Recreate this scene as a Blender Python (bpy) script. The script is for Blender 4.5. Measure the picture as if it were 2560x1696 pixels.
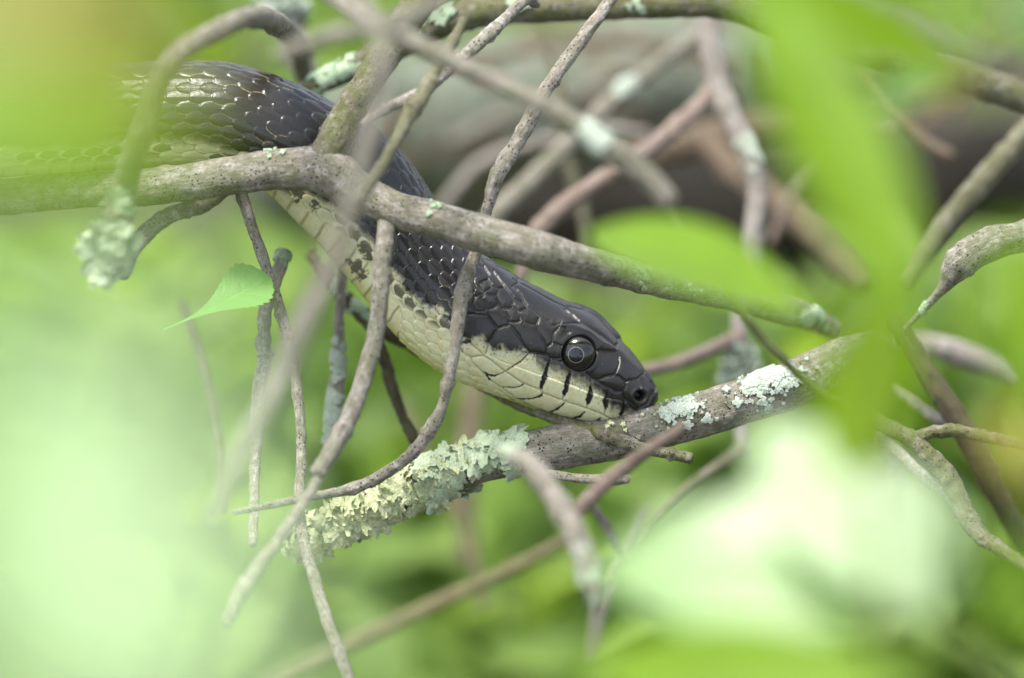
import bpy, math, random
import numpy as np
from mathutils import Vector, Matrix

for o in list(bpy.data.objects):
    bpy.data.objects.remove(o)
SC = bpy.context.scene
COL = SC.collection
rnd = random.Random(7)

# ------------------------------------------------------------------ camera, sky, sun, exposure
D = 1.40                     # metres from the lens to the snake's head
PITCH = math.radians(22)     # the photographer crouches and looks down a little
HEAD_Z = 0.24                # height of the picture's centre above the ground
RIGHT = np.array([1.0, 0.0, 0.0])
FWD = np.array([0.0, math.cos(PITCH), -math.sin(PITCH)])
UP = np.array([0.0, math.sin(PITCH), math.cos(PITCH)])
EYEPOS = np.array([0.0, 0.0, HEAD_Z + D * math.sin(PITCH)])
FRAME_W = 0.160              # metres across the frame at the focus distance

cd = bpy.data.cameras.new('camera')
cam = bpy.data.objects.new('camera', cd)
COL.objects.link(cam)
cam.location = EYEPOS
cam.rotation_euler = (math.radians(90) - PITCH, 0, 0)
cd.sensor_width = 36
cd.lens = 36 * D / FRAME_W
cd.clip_start = 0.02
cd.clip_end = 300
cd.dof.use_dof = True
cd.dof.focus_distance = D + 0.001
cd.dof.aperture_fstop = cd.lens / 47.0
cd.dof.aperture_blades = 9
SC.camera = cam

sun_cam = np.array([-0.30, 0.86, 0.42])
sun_dir = RIGHT * sun_cam[0] + UP * sun_cam[1] - FWD * sun_cam[2]
sun_dir /= np.linalg.norm(sun_dir)
world = bpy.data.worlds.new('World')
SC.world = world
world.use_nodes = True
wn = world.node_tree
wn.nodes.clear()
sky = wn.nodes.new('ShaderNodeTexSky')
sky.sky_type = 'NISHITA'
sky.sun_disc = False
sky.sun_elevation = math.asin(sun_dir[2])
sky.sun_rotation = math.atan2(sun_dir[0], sun_dir[1])
sky.dust_density = 3.0
bg = wn.nodes.new('ShaderNodeBackground')
bg.inputs['Strength'].default_value = 0.12
wo = wn.nodes.new('ShaderNodeOutputWorld')
hz = wn.nodes.new('ShaderNodeHueSaturation')      # thin cloud takes some blue out of the sky
hz.inputs['Saturation'].default_value = 0.58
wn.links.new(sky.outputs[0], hz.inputs['Color'])
wn.links.new(hz.outputs[0], bg.inputs[0])
wn.links.new(bg.outputs[0], wo.inputs[0])
sl = bpy.data.lights.new('sun', 'SUN')
sl.energy = 1.5
sl.angle = math.radians(14)
sl.color = (1.0, 0.965, 0.91)
sun = bpy.data.objects.new('sun', sl)
COL.objects.link(sun)
sun.rotation_euler = Vector(-sun_dir).to_track_quat('-Z', 'Y').to_euler()

SC.view_settings.view_transform = 'Standard'
SC.view_settings.look = 'None'
SC.view_settings.gamma = 1
SC.view_settings.use_curve_mapping = False
SC.view_settings.exposure = 1.95
SC.render.engine = 'CYCLES'
SC.cycles.use_denoising = True
SC.cycles.use_adaptive_sampling = True
SC.cycles.adaptive_threshold = 0.006
SC.cycles.max_bounces = 8
SC.cycles.sample_clamp_indirect = 4

# ------------------------------------------------------------------ helpers
M_PX = FRAME_W / 2560.0      # metres per photo pixel at the focus distance
K = 2560.0 / 2367.0          # measured on an enlargement 2367 wide


def Ppx(px, py, d):
    """world point(s) seen at photo pixel px,py and d metres beyond the focus distance"""
    px = np.asarray(px, float); py = np.asarray(py, float); d = np.asarray(d, float)
    f = (D + d) / D
    x = (px - 1280) * M_PX * f
    y = (848 - py) * M_PX * f
    return (EYEPOS + x[..., None] * RIGHT + y[..., None] * UP + (D + d)[..., None] * FWD)


def P(vx, vy, d=0.0):
    return Ppx(np.asarray(vx, float) * K, np.asarray(vy, float) * K, d)


def vlen(v, d=0.0):
    return v * K * M_PX * (D + d) / D


def _h(ix, iy, iz):
    n = (ix * 374761393 + iy * 668265263 + iz * 2147483647 * 3 + 1274126177) & 0xffffffff
    n = ((n ^ (n >> 13)) * 1274126177) & 0xffffffff
    n = ((n ^ (n >> 16)) * 2246822519) & 0xffffffff
    return ((n ^ (n >> 15)) & 0xffff) / 65535.0


def noise(p, f=1.0):
    p = np.asarray(p, float) * f + 1000.37
    i = np.floor(p).astype(np.int64)
    t = p - i
    t = t * t * (3 - 2 * t)
    out = 0
    for a in (0, 1):
        for b in (0, 1):
            for c in (0, 1):
                w = (t[..., 0] if a else 1 - t[..., 0]) * (t[..., 1] if b else 1 - t[..., 1]) * (t[..., 2] if c else 1 - t[..., 2])
                out = out + w * _h(i[..., 0] + a, i[..., 1] + b, i[..., 2] + c)
    return out * 2 - 1


def fbm(p, f, o=3):
    s, a = 0, 1.0
    for k in range(o):
        s = s + a * noise(p, f * 2 ** k)
        a *= 0.5
    return s


def sstep(a, b, x):
    t = np.clip((x - a) / (b - a), 0, 1)
    return t * t * (3 - 2 * t)


def crom(pts, n):
    """Catmull-Rom through rows of pts, n samples evenly along the length of the first three columns"""
    pts = np.asarray(pts, float)
    ext = np.vstack([2 * pts[0] - pts[1], pts, 2 * pts[-1] - pts[-2]])
    out = []
    m = 24
    for i in range(len(pts) - 1):
        p0, p1, p2, p3 = ext[i], ext[i + 1], ext[i + 2], ext[i + 3]
        t = np.linspace(0, 1, m, endpoint=False)[:, None]
        out.append(0.5 * ((2 * p1) + (-p0 + p2) * t + (2 * p0 - 5 * p1 + 4 * p2 - p3) * t ** 2 + (-p0 + 3 * p1 - 3 * p2 + p3) * t ** 3))
    out = np.vstack(out + [pts[-1:]])
    L = np.concatenate([[0], np.cumsum(np.linalg.norm(np.diff(out[:, :3], axis=0), axis=1))])
    q = np.linspace(0, L[-1], n)
    return np.stack([np.interp(q, L, out[:, k]) for k in range(out.shape[1])], 1)


def mesh_np(name, V, F, smooth=True):
    V = np.ascontiguousarray(V, np.float32)
    F = np.ascontiguousarray(F, np.int32)
    me = bpy.data.meshes.new(name)
    me.vertices.add(len(V))
    me.vertices.foreach_set('co', V.ravel())
    n, k = F.shape
    me.loops.add(n * k)
    me.polygons.add(n)
    me.loops.foreach_set('vertex_index', F.ravel())
    me.polygons.foreach_set('loop_start', np.arange(n, dtype=np.int32) * k)
    me.polygons.foreach_set('use_smooth', np.full(n, smooth))
    me.update(calc_edges=True)
    return me


def put(name, V, F, mat, parent=None, label=None, cat=None, group=None, kind=None, attrs=None, origin=None):
    """link verts (world) as ONE mesh object; child when parent is given"""
    V = np.asarray(V, float)
    if parent is not None:
        org = WORLD_LOC[parent.name]
        myorg = np.asarray(origin if origin is not None else V[0], float)
        loc = myorg - org
    else:
        myorg = np.asarray(origin if origin is not None else V[0], float)
        loc = myorg
    me = mesh_np(name, V - myorg, F)
    for an, (typ, data) in (attrs or {}).items():
        at = me.attributes.new(an, typ, 'POINT')
        if typ == 'FLOAT_COLOR':
            at.data.foreach_set('color', np.ascontiguousarray(data, np.float32).ravel())
        elif typ == 'FLOAT_VECTOR':
            at.data.foreach_set('vector', np.ascontiguousarray(data, np.float32).ravel())
        else:
            at.data.foreach_set('value', np.ascontiguousarray(data, np.float32).ravel())
    me.materials.append(mat)
    o = bpy.data.objects.new(name, me)
    COL.objects.link(o)
    o.location = loc
    if parent is not None:
        o.parent = parent
    WORLD_LOC[o.name] = myorg
    for k, v in (('label', label), ('category', cat), ('group', group), ('kind', kind)):
        if v:
            o[k] = v
    return o


WORLD_LOC = {}

# ------------------------------------------------------------------ materials


class Nodes:
    def __init__(self, name):
        self.m = bpy.data.materials.new(name)
        self.m.use_nodes = True
        self.t = self.m.node_tree
        self.t.nodes.clear()
        self.out = self.n('ShaderNodeOutputMaterial')

    def n(self, typ, **kw):
        nd = self.t.nodes.new(typ)
        for k, v in kw.items():
            if k in nd.inputs.keys():
                nd.inputs[k].default_value = v
            else:
                setattr(nd, k, v)
        return nd

    def l(self, a, b):
        self.t.links.new(a, b)

    def coords(self, mm=1.0):
        tc = self.n('ShaderNodeTexCoord')
        mp = self.n('ShaderNodeMapping')
        mp.inputs['Scale'].default_value = (1000 * mm,) * 3   # millimetres
        self.l(tc.outputs['Object'], mp.inputs['Vector'])
        return mp.outputs[0]

    def noise(self, co, scale, detail=4, rough=0.6):
        nd = self.n('ShaderNodeTexNoise')
        nd.inputs['Scale'].default_value = scale
        nd.inputs['Detail'].default_value = detail
        nd.inputs['Roughness'].default_value = rough
        self.l(co, nd.inputs['Vector'])
        return nd.outputs['Fac']

    def ramp(self, fac, a, b, ca=(0, 0, 0, 1), cb=(1, 1, 1, 1)):
        r = self.n('ShaderNodeValToRGB')
        r.color_ramp.elements[0].position = a
        r.color_ramp.elements[1].position = b
        r.color_ramp.elements[0].color = ca
        r.color_ramp.elements[1].color = cb
        self.l(fac, r.inputs[0])
        return r.outputs[0]

    def mix(self, fac, a, b, mode='MIX'):
        m = self.n('ShaderNodeMixRGB', blend_type=mode)
        for k, v in ((0, fac), (1, a), (2, b)):
            if isinstance(v, (int, float)):
                m.inputs[k].default_value = v
            elif isinstance(v, tuple):
                m.inputs[k].default_value = v if len(v) == 4 else v + (1,)
            else:
                self.l(v, m.inputs[k])
        return m.outputs[0]

    def bump(self, h, strength, dist):
        b = self.n('ShaderNodeBump')
        b.inputs['Strength'].default_value = strength
        b.inputs['Distance'].default_value = dist
        self.l(h, b.inputs['Height'])
        return b.outputs[0]


def bark(name, light, dark, algae=0.3, speck=0.5, algae_col=(0.09, 0.11, 0.035), pale=0.3, patch=0.25, mm=1.0):
    s = Nodes(name)
    co = s.coords(mm)
    ga = s.n('ShaderNodeAttribute', attribute_name='grain')
    gr = ga.outputs['Vector']
    n1 = s.noise(co, 0.55, 6, 0.65)
    ns = s.noise(gr, 1.5, 6, 0.7)
    half = s.mix(0.5, n1, ns)
    col = s.mix(s.ramp(half, 0.38, 0.60), dark, light)
    nf = s.noise(gr, 4.5, 4, 0.75)
    ng = s.noise(co, 5.0, 3, 0.7)
    col = s.mix(1.0, col, s.ramp(nf, 0.30, 0.66, (0.56, 0.55, 0.53, 1), (1.15, 1.15, 1.15, 1)), 'MULTIPLY')
    col = s.mix(1.0, col, s.ramp(ng, 0.30, 0.62, (0.62, 0.6, 0.58, 1), (1.08, 1.08, 1.08, 1)), 'MULTIPLY')
    # pale crust
    npale = s.mix(0.5, s.noise(co, 1.1, 5, 0.7), s.noise(gr, 0.9, 4, 0.7))
    fp = s.n('ShaderNodeMath', operation='MULTIPLY')
    s.l(s.ramp(npale, 0.52, 0.60), fp.inputs[0]); fp.inputs[1].default_value = pale
    col = s.mix(fp.outputs[0], col, (0.56, 0.54, 0.50))
    # green algae film
    na = s.noise(co, 0.30, 5, 0.65)
    fa = s.n('ShaderNodeMath', operation='MULTIPLY')
    s.l(s.ramp(na, 0.5 - patch * 0.5, 0.5 + 0.14), fa.inputs[0]); fa.inputs[1].default_value = algae
    col = s.mix(fa.outputs[0], col, algae_col)
    # black dots (lenticels, fungus)
    v = s.n('ShaderNodeTexVoronoi')
    v.inputs['Scale'].default_value = 1.5
    s.l(co, v.inputs['Vector'])
    dots = s.ramp(v.outputs['Distance'], 0.20, 0.30, (1, 1, 1, 1), (0, 0, 0, 1))
    nm = s.ramp(s.noise(co, 0.35, 2), 0.44, 0.52)
    fd = s.n('ShaderNodeMath', operation='MULTIPLY')
    s.l(dots, fd.inputs[0]); s.l(nm, fd.inputs[1])
    fd2 = s.n('ShaderNodeMath', operation='MULTIPLY')
    s.l(fd.outputs[0], fd2.inputs[0]); fd2.inputs[1].default_value = speck
    col = s.mix(fd2.outputs[0], col, (0.02, 0.018, 0.015))
    p = s.n('ShaderNodeBsdfPrincipled')
    p.inputs['Roughness'].default_value = 0.85
    p.inputs['Specular IOR Level'].default_value = 0.3
    s.l(col, p.inputs['Base Color'])
    h = s.mix(0.35, s.mix(0.5, nf, ns), ng)
    s.l(s.bump(h, 0.9, 0.0011), p.inputs['Normal'])
    s.l(p.outputs[0], s.out.inputs[0])
    return s.m


def lichen_mat(name, c1, c2, rough=0.9):
    s = Nodes(name)
    co = s.coords()
    n1 = s.noise(co, 0.5, 5, 0.6)
    nf = s.noise(co, 3.0, 3, 0.6)
    col = s.mix(s.ramp(n1, 0.35, 0.65), c1, c2)
    col = s.mix(1.0, col, s.ramp(nf, 0.3, 0.6, (0.65, 0.65, 0.6, 1), (1, 1, 1, 1)), 'MULTIPLY')
    p = s.n('ShaderNodeBsdfPrincipled')
    p.inputs['Roughness'].default_value = rough
    p.inputs['Specular IOR Level'].default_value = 0.2
    s.l(col, p.inputs['Base Color'])
    s.l(s.bump(nf, 0.5, 0.0004), p.inputs['Normal'])
    tr = s.n('ShaderNodeBsdfTranslucent')
    s.l(col, tr.inputs[0])
    mx = s.n('ShaderNodeMixShader')
    mx.inputs[0].default_value = 0.12
    s.l(p.outputs[0], mx.inputs[1]); s.l(tr.outputs[0], mx.inputs[2])
    s.l(mx.outputs[0], s.out.inputs[0])
    return s.m


def leaf_mat(name, c, c2=None, rough=0.4, trans=0.4, spec=0.5, tcol=None, vein=0.25):
    s = Nodes(name)
    co = s.coords()
    c2 = c2 or tuple(x * 1.3 for x in c)
    n1 = s.noise(co, 0.08, 4, 0.6)
    col = s.mix(s.ramp(n1, 0.35, 0.65), c, c2)
    a = s.n('ShaderNodeAttribute', attribute_name='vein')
    fv = s.n('ShaderNodeMath', operation='MULTIPLY')
    s.l(a.outputs['Fac'], fv.inputs[0]); fv.inputs[1].default_value = vein
    col = s.mix(fv.outputs[0], col, (c[0] * 2.2, c[1] * 1.8, c[2] * 2.5))
    p = s.n('ShaderNodeBsdfPrincipled')
    p.inputs['Roughness'].default_value = rough
    p.inputs['Specular IOR Level'].default_value = spec
    s.l(col, p.inputs['Base Color'])
    nf = s.noise(co, 1.6, 3, 0.6)
    s.l(s.bump(nf, 0.25, 0.0004), p.inputs['Normal'])
    tr = s.n('ShaderNodeBsdfTranslucent')
    tc = tcol or (c[0] * 2.6, c[1] * 2.3, c[2] * 0.8)
    tr.inputs[0].default_value = tuple(min(1, x) for x in tc) + (1,)
    mx = s.n('ShaderNodeMixShader')
    mx.inputs[0].default_value = trans
    s.l(p.outputs[0], mx.inputs[1]); s.l(tr.outputs[0], mx.inputs[2])
    s.l(mx.outputs[0], s.out.inputs[0])
    return s.m


GREY = bark('grey bark', (0.42, 0.385, 0.325), (0.22, 0.195, 0.155), 0.55, 0.9, pale=0.45)
GREYBIG = bark('speckled grey bark', (0.41, 0.37, 0.315), (0.21, 0.185, 0.14), 0.6, 1.0, pale=0.55)
TWIG = bark('pale twig bark', (0.46, 0.42, 0.355), (0.24, 0.205, 0.16), 0.4, 0.9, pale=0.6)
GREENTWIG = bark('greenish twig bark', (0.30, 0.28, 0.19), (0.17, 0.16, 0.09), 0.6, 0.5, pale=0.3)
REDTWIG = bark('reddish twig bark', (0.38, 0.30, 0.25), (0.26, 0.18, 0.145), 0.15, 0.3, pale=0.3)
PINKTWIG = bark('pinkish grey bark', (0.42, 0.385, 0.34), (0.28, 0.24, 0.20), 0.1, 0.4, pale=0.6)
REDBROWN = bark('red brown twig bark', (0.27, 0.205, 0.165), (0.19, 0.135, 0.105), 0.15, 0.3, pale=0.2)
BROWN = bark('brown bark', (0.26, 0.19, 0.135), (0.13, 0.09, 0.06), 0.25, 0.5, pale=0.15)
DARK = bark('dark brown bark', (0.13, 0.10, 0.06), (0.055, 0.042, 0.026), 0.5, 0.5, pale=0.05)
MOSSY = bark('mossy bark', (0.29, 0.26, 0.20), (0.13, 0.115, 0.065), 0.85, 0.9, (0.10, 0.12, 0.025), pale=0.35, patch=0.35)
LICHBARK = bark('lichen grey log bark', (0.19, 0.20, 0.155), (0.075, 0.065, 0.045), 0.6, 0.3, (0.075, 0.105, 0.05), pale=0.25, patch=0.3, mm=0.16)
OLIVE = bark('olive stem', (0.34, 0.34, 0.17), (0.30, 0.23, 0.12), 0.4, 0.1, pale=0.0)
GREENSTEM = bark('green vine stem', (0.20, 0.25, 0.08), (0.16, 0.17, 0.06), 0.3, 0.0, pale=0.0)
MINT = lichen_mat('mint lichen', (0.30, 0.42, 0.27), (0.46, 0.54, 0.38))
DULL = lichen_mat('dull old lichen', (0.15, 0.175, 0.13), (0.23, 0.26, 0.20))
YLICH = lichen_mat('yellow green lichen', (0.36, 0.42, 0.22), (0.57, 0.58, 0.37))
MINTY = lichen_mat('leafy mint lichen', (0.36, 0.46, 0.29), (0.50, 0.57, 0.40))
WLICH = lichen_mat('white lichen', (0.36, 0.43, 0.34), (0.52, 0.57, 0.48))
LEAF = leaf_mat('spring leaf', (0.125, 0.235, 0.010), trans=0.55, spec=0.3, tcol=(0.42, 0.62, 0.02))
LEAFY = leaf_mat('yellow green leaf', (0.19, 0.21, 0.015), (0.23, 0.19, 0.02), trans=0.5, tcol=(0.45, 0.45, 0.02))
LEAFPALE = leaf_mat('dull sheen leaf', (0.12, 0.23, 0.06), rough=0.45, spec=0.8, trans=0.35)
HOLLOW_SHADE = bark('black hollow shade', (0.022, 0.016, 0.010), (0.010, 0.008, 0.006), 0.2, 0.0, (0.02, 0.022, 0.008), pale=0.0)  # near-black colour that stands in for the deep shade of the hollow
LEAFSHINY = leaf_mat('shiny leaf', (0.12, 0.23, 0.05), rough=0.39, spec=1.0, trans=0.33)
LEAFBLUE = leaf_mat('cool green leaf', (0.09, 0.185, 0.035), trans=0.4)
LEAFUNDER = leaf_mat('undergrowth leaf', (0.16, 0.255, 0.060), (0.22, 0.31, 0.085), trans=0.55, rough=.55)
LEAFORANGE = leaf_mat('orange young leaf', (0.30, 0.16, 0.03), (0.22, 0.2, 0.03), trans=0.4)

# ------------------------------------------------------------------ builders


class Tube:
    """a bark covered branch: ring mesh along a spline, lumpy surface, and its surface as a function"""

    def __init__(self, ctrl, seg=28, step=5.0, wob=0.07, rough=0.10, knots=(), seed=0, taper_end=True, px=True):
        c = np.array(ctrl, float)
        W = P(c[:, 0], c[:, 1], c[:, 2])
        R = np.array([vlen(r, d) for r, d in zip(c[:, 3], c[:, 2])])
        tot = np.sum(np.linalg.norm(np.diff(W, axis=0), axis=1))
        n = int(np.clip(tot / vlen(step), 12, 420))
        S = crom(np.column_stack([W, R]), n)
        C, R = S[:, :3], S[:, 3].clip(1e-5)
        q = np.linspace(0, tot, n)
        rm = R.mean()
        for k in range(3):
            lowf = np.column_stack([q, np.full(n, seed * 7.3 + k * 31.7), np.zeros(n)])
            C[:, k] += wob * R * (noise(lowf, 0.12 / rm) + 0.6 * noise(lowf, 0.33 / rm))
        T = np.gradient(C, axis=0)
        T /= np.linalg.norm(T, axis=1)[:, None]
        A = np.zeros((n, 3))
        a = np.cross(T[0], -FWD if abs(np.dot(T[0], FWD)) < 0.9 else UP)
        a /= np.linalg.norm(a)
        for i in range(n):
            a = a - T[i] * np.dot(a, T[i])
            a /= np.linalg.norm(a)
            A[i] = a
        B = np.cross(T, A)
        for (t, amp, w) in knots:
            x = (np.linspace(0, 1, n) - t) * tot
            R = R * (1 + amp * np.exp(-(x / (w * rm)) ** 2))
        self.C, self.R, self.A, self.B, self.T, self.n, self.tot = C, R, A, B, T, n, tot
        ph = np.linspace(0, 2 * np.pi, seg, endpoint=False)
        dirs = A[:, None] * np.cos(ph)[None, :, None] + B[:, None] * np.sin(ph)[None, :, None]
        base = C[:, None] + dirs * R[:, None, None]
        nz = fbm(base / rm + seed * 3.1, 0.9, 3) * 0.6 + fbm(base / 0.0012 + seed, 0.9, 2) * 0.5 * np.minimum(1, 0.0010 / rm)
        # ridges running along the stem
        rr = 1 + rough * nz
        rb = random.Random(seed * 17 + 3)
        for _ in range(int(tot / (rm * 7)) + 1):
            x = (np.linspace(0, 1, n) - rb.random()) * tot
            dphi = (ph - rb.uniform(0, 6.28) + np.pi) % (2 * np.pi) - np.pi
            ring = rb.random() < 0.35
            am = rb.uniform(.08, .30) * (0.45 if rm > 0.0024 else 1)
            wd = rm * rb.uniform(.25, .6)
            rr = rr + am * np.exp(-(x / wd) ** 2)[:, None] * (0.6 if ring else np.exp(-(dphi / 0.7) ** 2)[None])
        V = C[:, None] + dirs * (R[:, None] * rr)[:, :, None]
        # closed, rounded ends
        caps0 = [C[0] + (V[0] - C[0]) * f - T[0] * R[0] * g for f, g in ((0.03, 0.42), (0.5, 0.38), (0.85, 0.2))]
        caps1 = [C[-1] + (V[-1] - C[-1]) * f + T[-1] * R[-1] * g for f, g in ((0.85, 0.2), (0.5, 0.38), (0.03, 0.42))]
        V = np.concatenate([np.stack(caps0), V, np.stack(caps1)])
        m = V.shape[0]
        i, j = np.meshgrid(np.arange(m - 1), np.arange(seg), indexing='ij')
        F = np.stack([i * seg + j, i * seg + (j + 1) % seg, (i + 1) * seg + (j + 1) % seg, (i + 1) * seg + j], -1).reshape(-1, 4)
        self.V, self.F = V.reshape(-1, 3), F
        qq = np.concatenate([[q[0]] * 3, q, [q[-1]] * 3])
        RR = np.concatenate([[R[0]] * 3, R, [R[-1]] * 3])
        ss = seed * 13.7
        self.grain = np.stack([np.repeat((qq * 1000 * 0.16)[:, None], seg, 1) + ss, RR[:, None] * 1000 * np.cos(ph) + ss, RR[:, None] * 1000 * np.sin(ph)], -1).reshape(-1, 3)

    def surf(self, t, phi, lift=0.0):
        """surface points: t along (0..1), phi round, plus outward lift"""
        t = np.clip(np.asarray(t, float), 0, 1) * (self.n - 1)
        i = np.clip(t.astype(int), 0, self.n - 2)
        f = (t - i)[..., None]
        C = self.C[i] * (1 - f) + self.C[i + 1] * f
        A = self.A[i] * (1 - f) + self.A[i + 1] * f
        B = self.B[i] * (1 - f) + self.B[i + 1] * f
        R = self.R[i] * (1 - f[..., 0]) + self.R[i + 1] * f[..., 0]
        d = A * np.cos(phi)[..., None] + B * np.sin(phi)[..., None]
        d /= np.linalg.norm(d, axis=-1)[..., None]
        return C + d * (R * 1.03 + lift)[..., None], d

    def phi_of(self, t, direction):
        i = int(np.clip(t, 0, 1) * (self.n - 1))
        return math.atan2(np.dot(self.B[i], direction), np.dot(self.A[i], direction))


def branch(name, ctrl, mat, label=None, cat='branch', group=None, parent=None, **kw):
    tb = Tube(ctrl, **kw)
    o = put(name, tb.V, tb.F, mat, parent, label, cat if parent is None else None, group, origin=tb.C[0], attrs={'grain': ('FLOAT_VECTOR', tb.grain)})
    o_tube[o.name] = tb
    return o, tb


o_tube = {}
CAMV = -FWD


def crust(tb, parent, spots, mat, name='lichen', seed=1, size=(7, 15), dens=1.0, lift=0.00012):
    """flat lobed lichen hugging a branch; spots = (t, up-to-camera angle in deg, spread along in V px, spread round in rad, count)"""
    r = np.random.RandomState(seed)
    VV, FF = [], []
    nr, ns = 5, 26
    off = 0
    for (t, ang, sp, sr, cnt) in spots:
        i = int(np.clip(t, 0, 1) * (tb.n - 1))
        dirv = CAMV * math.cos(math.radians(ang)) + np.cross(tb.T[i], CAMV) * math.sin(math.radians(ang)) * (1 if np.dot(np.cross(tb.T[i], CAMV), UP) > 0 else -1)
        ph0 = tb.phi_of(t, dirv)
        for k in range(cnt):
            rad = vlen(r.uniform(*size))
            tt = t + r.normal(0, 0.5) * vlen(sp) / tb.tot
            pp = ph0 + r.normal(0, 0.5) * sr
            al = np.linspace(0, 2 * np.pi, ns, endpoint=False)
            lob = 1 + 0.28 * np.sin(al * r.choice([3, 4, 5]) + r.uniform(0, 6)) + 0.12 * np.sin(al * 7 + r.uniform(0, 6))
            rho = np.linspace(0.06, 1, nr)
            Rm = tb.R[int(np.clip(tt, 0, 1) * (tb.n - 1))]
            x = rho[:, None] * (np.cos(al) * lob)[None] * rad
            y = rho[:, None] * (np.sin(al) * lob)[None] * rad
            h = lift * (1.0 + r.uniform(0, 1.4) + 1.0 * (1 - rho[:, None] ** 2) + 1.2 * rho[:, None] ** 4 + 0 * x)
            S, _ = tb.surf(tt + x / tb.tot, pp + y / max(Rm, 1e-6), h)
            S2, _ = tb.surf(tt + x[-1:] / tb.tot, pp + y[-1:] / max(Rm, 1e-6), np.full((1, ns), -lift))
            S = np.concatenate([S, S2])
            m = nr + 1
            a, b = np.meshgrid(np.arange(m - 1), np.arange(ns), indexing='ij')
            F = np.stack([a * ns + b, a * ns + (b + 1) % ns, (a + 1) * ns + (b + 1) % ns, (a + 1) * ns + b], -1).reshape(-1, 4)
            VV.append(S.reshape(-1, 3)); FF.append(F + off); off += m * ns
    return put(name, np.vstack(VV), np.vstack(FF), mat, parent, kind='stuff', origin=VV[0].mean(0))


def foliose(tb, parent, t0, t1, count, mat, size=(18, 40), seed=3, name='lichen', stand=0.5, phi_bias=60, phi_spread=1.3, ):
    """leafy lichen: ruffled lobes that lift off the branch"""
    r = np.random.RandomState(seed)
    VV, FF = [], []
    nr, ns = 9, 54
    off = 0
    for k in range(count):
        t = r.uniform(t0, t1)
        i = int(np.clip(t, 0, 1) * (tb.n - 1))
        up = np.cross(tb.T[i], CAMV)
        up *= 1 if np.dot(up, UP) > 0 else -1
        a = math.radians(phi_bias)
        ph = tb.phi_of(t, CAMV * math.cos(a) + up * math.sin(a)) + r.normal(0, phi_spread)
        c, nrm = tb.surf(np.array([t]), np.array([ph]))
        c, nrm = c[0], nrm[0]
        tilt = r.normal(0, stand, 3)
        nz = nrm + tilt * 0.8
        nz /= np.linalg.norm(nz)
        ax = np.cross(nz, r.normal(0, 1, 3)); ax /= np.linalg.norm(ax)
        ay = np.cross(nz, ax)
        R = vlen(r.uniform(*size) * (0.6 + 0.4 * r.rand()))
        al = np.linspace(0, 2 * np.pi, ns, endpoint=False)
        rho = np.linspace(0.03, 1, nr)[:, None]
        p1, p2, p3 = r.uniform(0, 6.28, 3)
        k1, k2 = r.choice([3, 4, 5]), r.choice([6, 7, 8, 9])
        lob = 1 + 0.15 * np.sin(k1 * al + p1) + 0.12 * np.sin(k2 * al + p2) + 0.07 * np.sin(13 * al + p3)
        ruff = 0.30 * np.sin(k1 * al + p2) + 0.20 * np.sin(k2 * al + p3)
        x = rho * (np.cos(al) * lob)[None]
        y = rho * (np.sin(al) * lob)[None]
        z = 0.10 * rho ** 2 + rho ** 2.4 * ruff[None] * 0.62 + (0.13 * noise(np.stack([x * 2.6 + k, y * 2.6, 0 * x], -1)) + 0.07 * noise(np.stack([x * 7 + k, y * 7, 0 * x], -1))) * rho
        pts = c + nz * vlen(1.5) + (x[..., None] * ax + y[..., None] * ay + z[..., None] * nz) * R
        a_, b_ = np.meshgrid(np.arange(nr - 1), np.arange(ns), indexing='ij')
        F = np.stack([a_ * ns + b_, a_ * ns + (b_ + 1) % ns, (a_ + 1) * ns + (b_ + 1) % ns, (a_ + 1) * ns + b_], -1).reshape(-1, 4)
        VV.append(pts.reshape(-1, 3)); FF.append(F + off); off += nr * ns
    return put(name, np.vstack(VV), np.vstack(FF), mat, parent, kind='stuff', origin=VV[0].mean(0))


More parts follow.
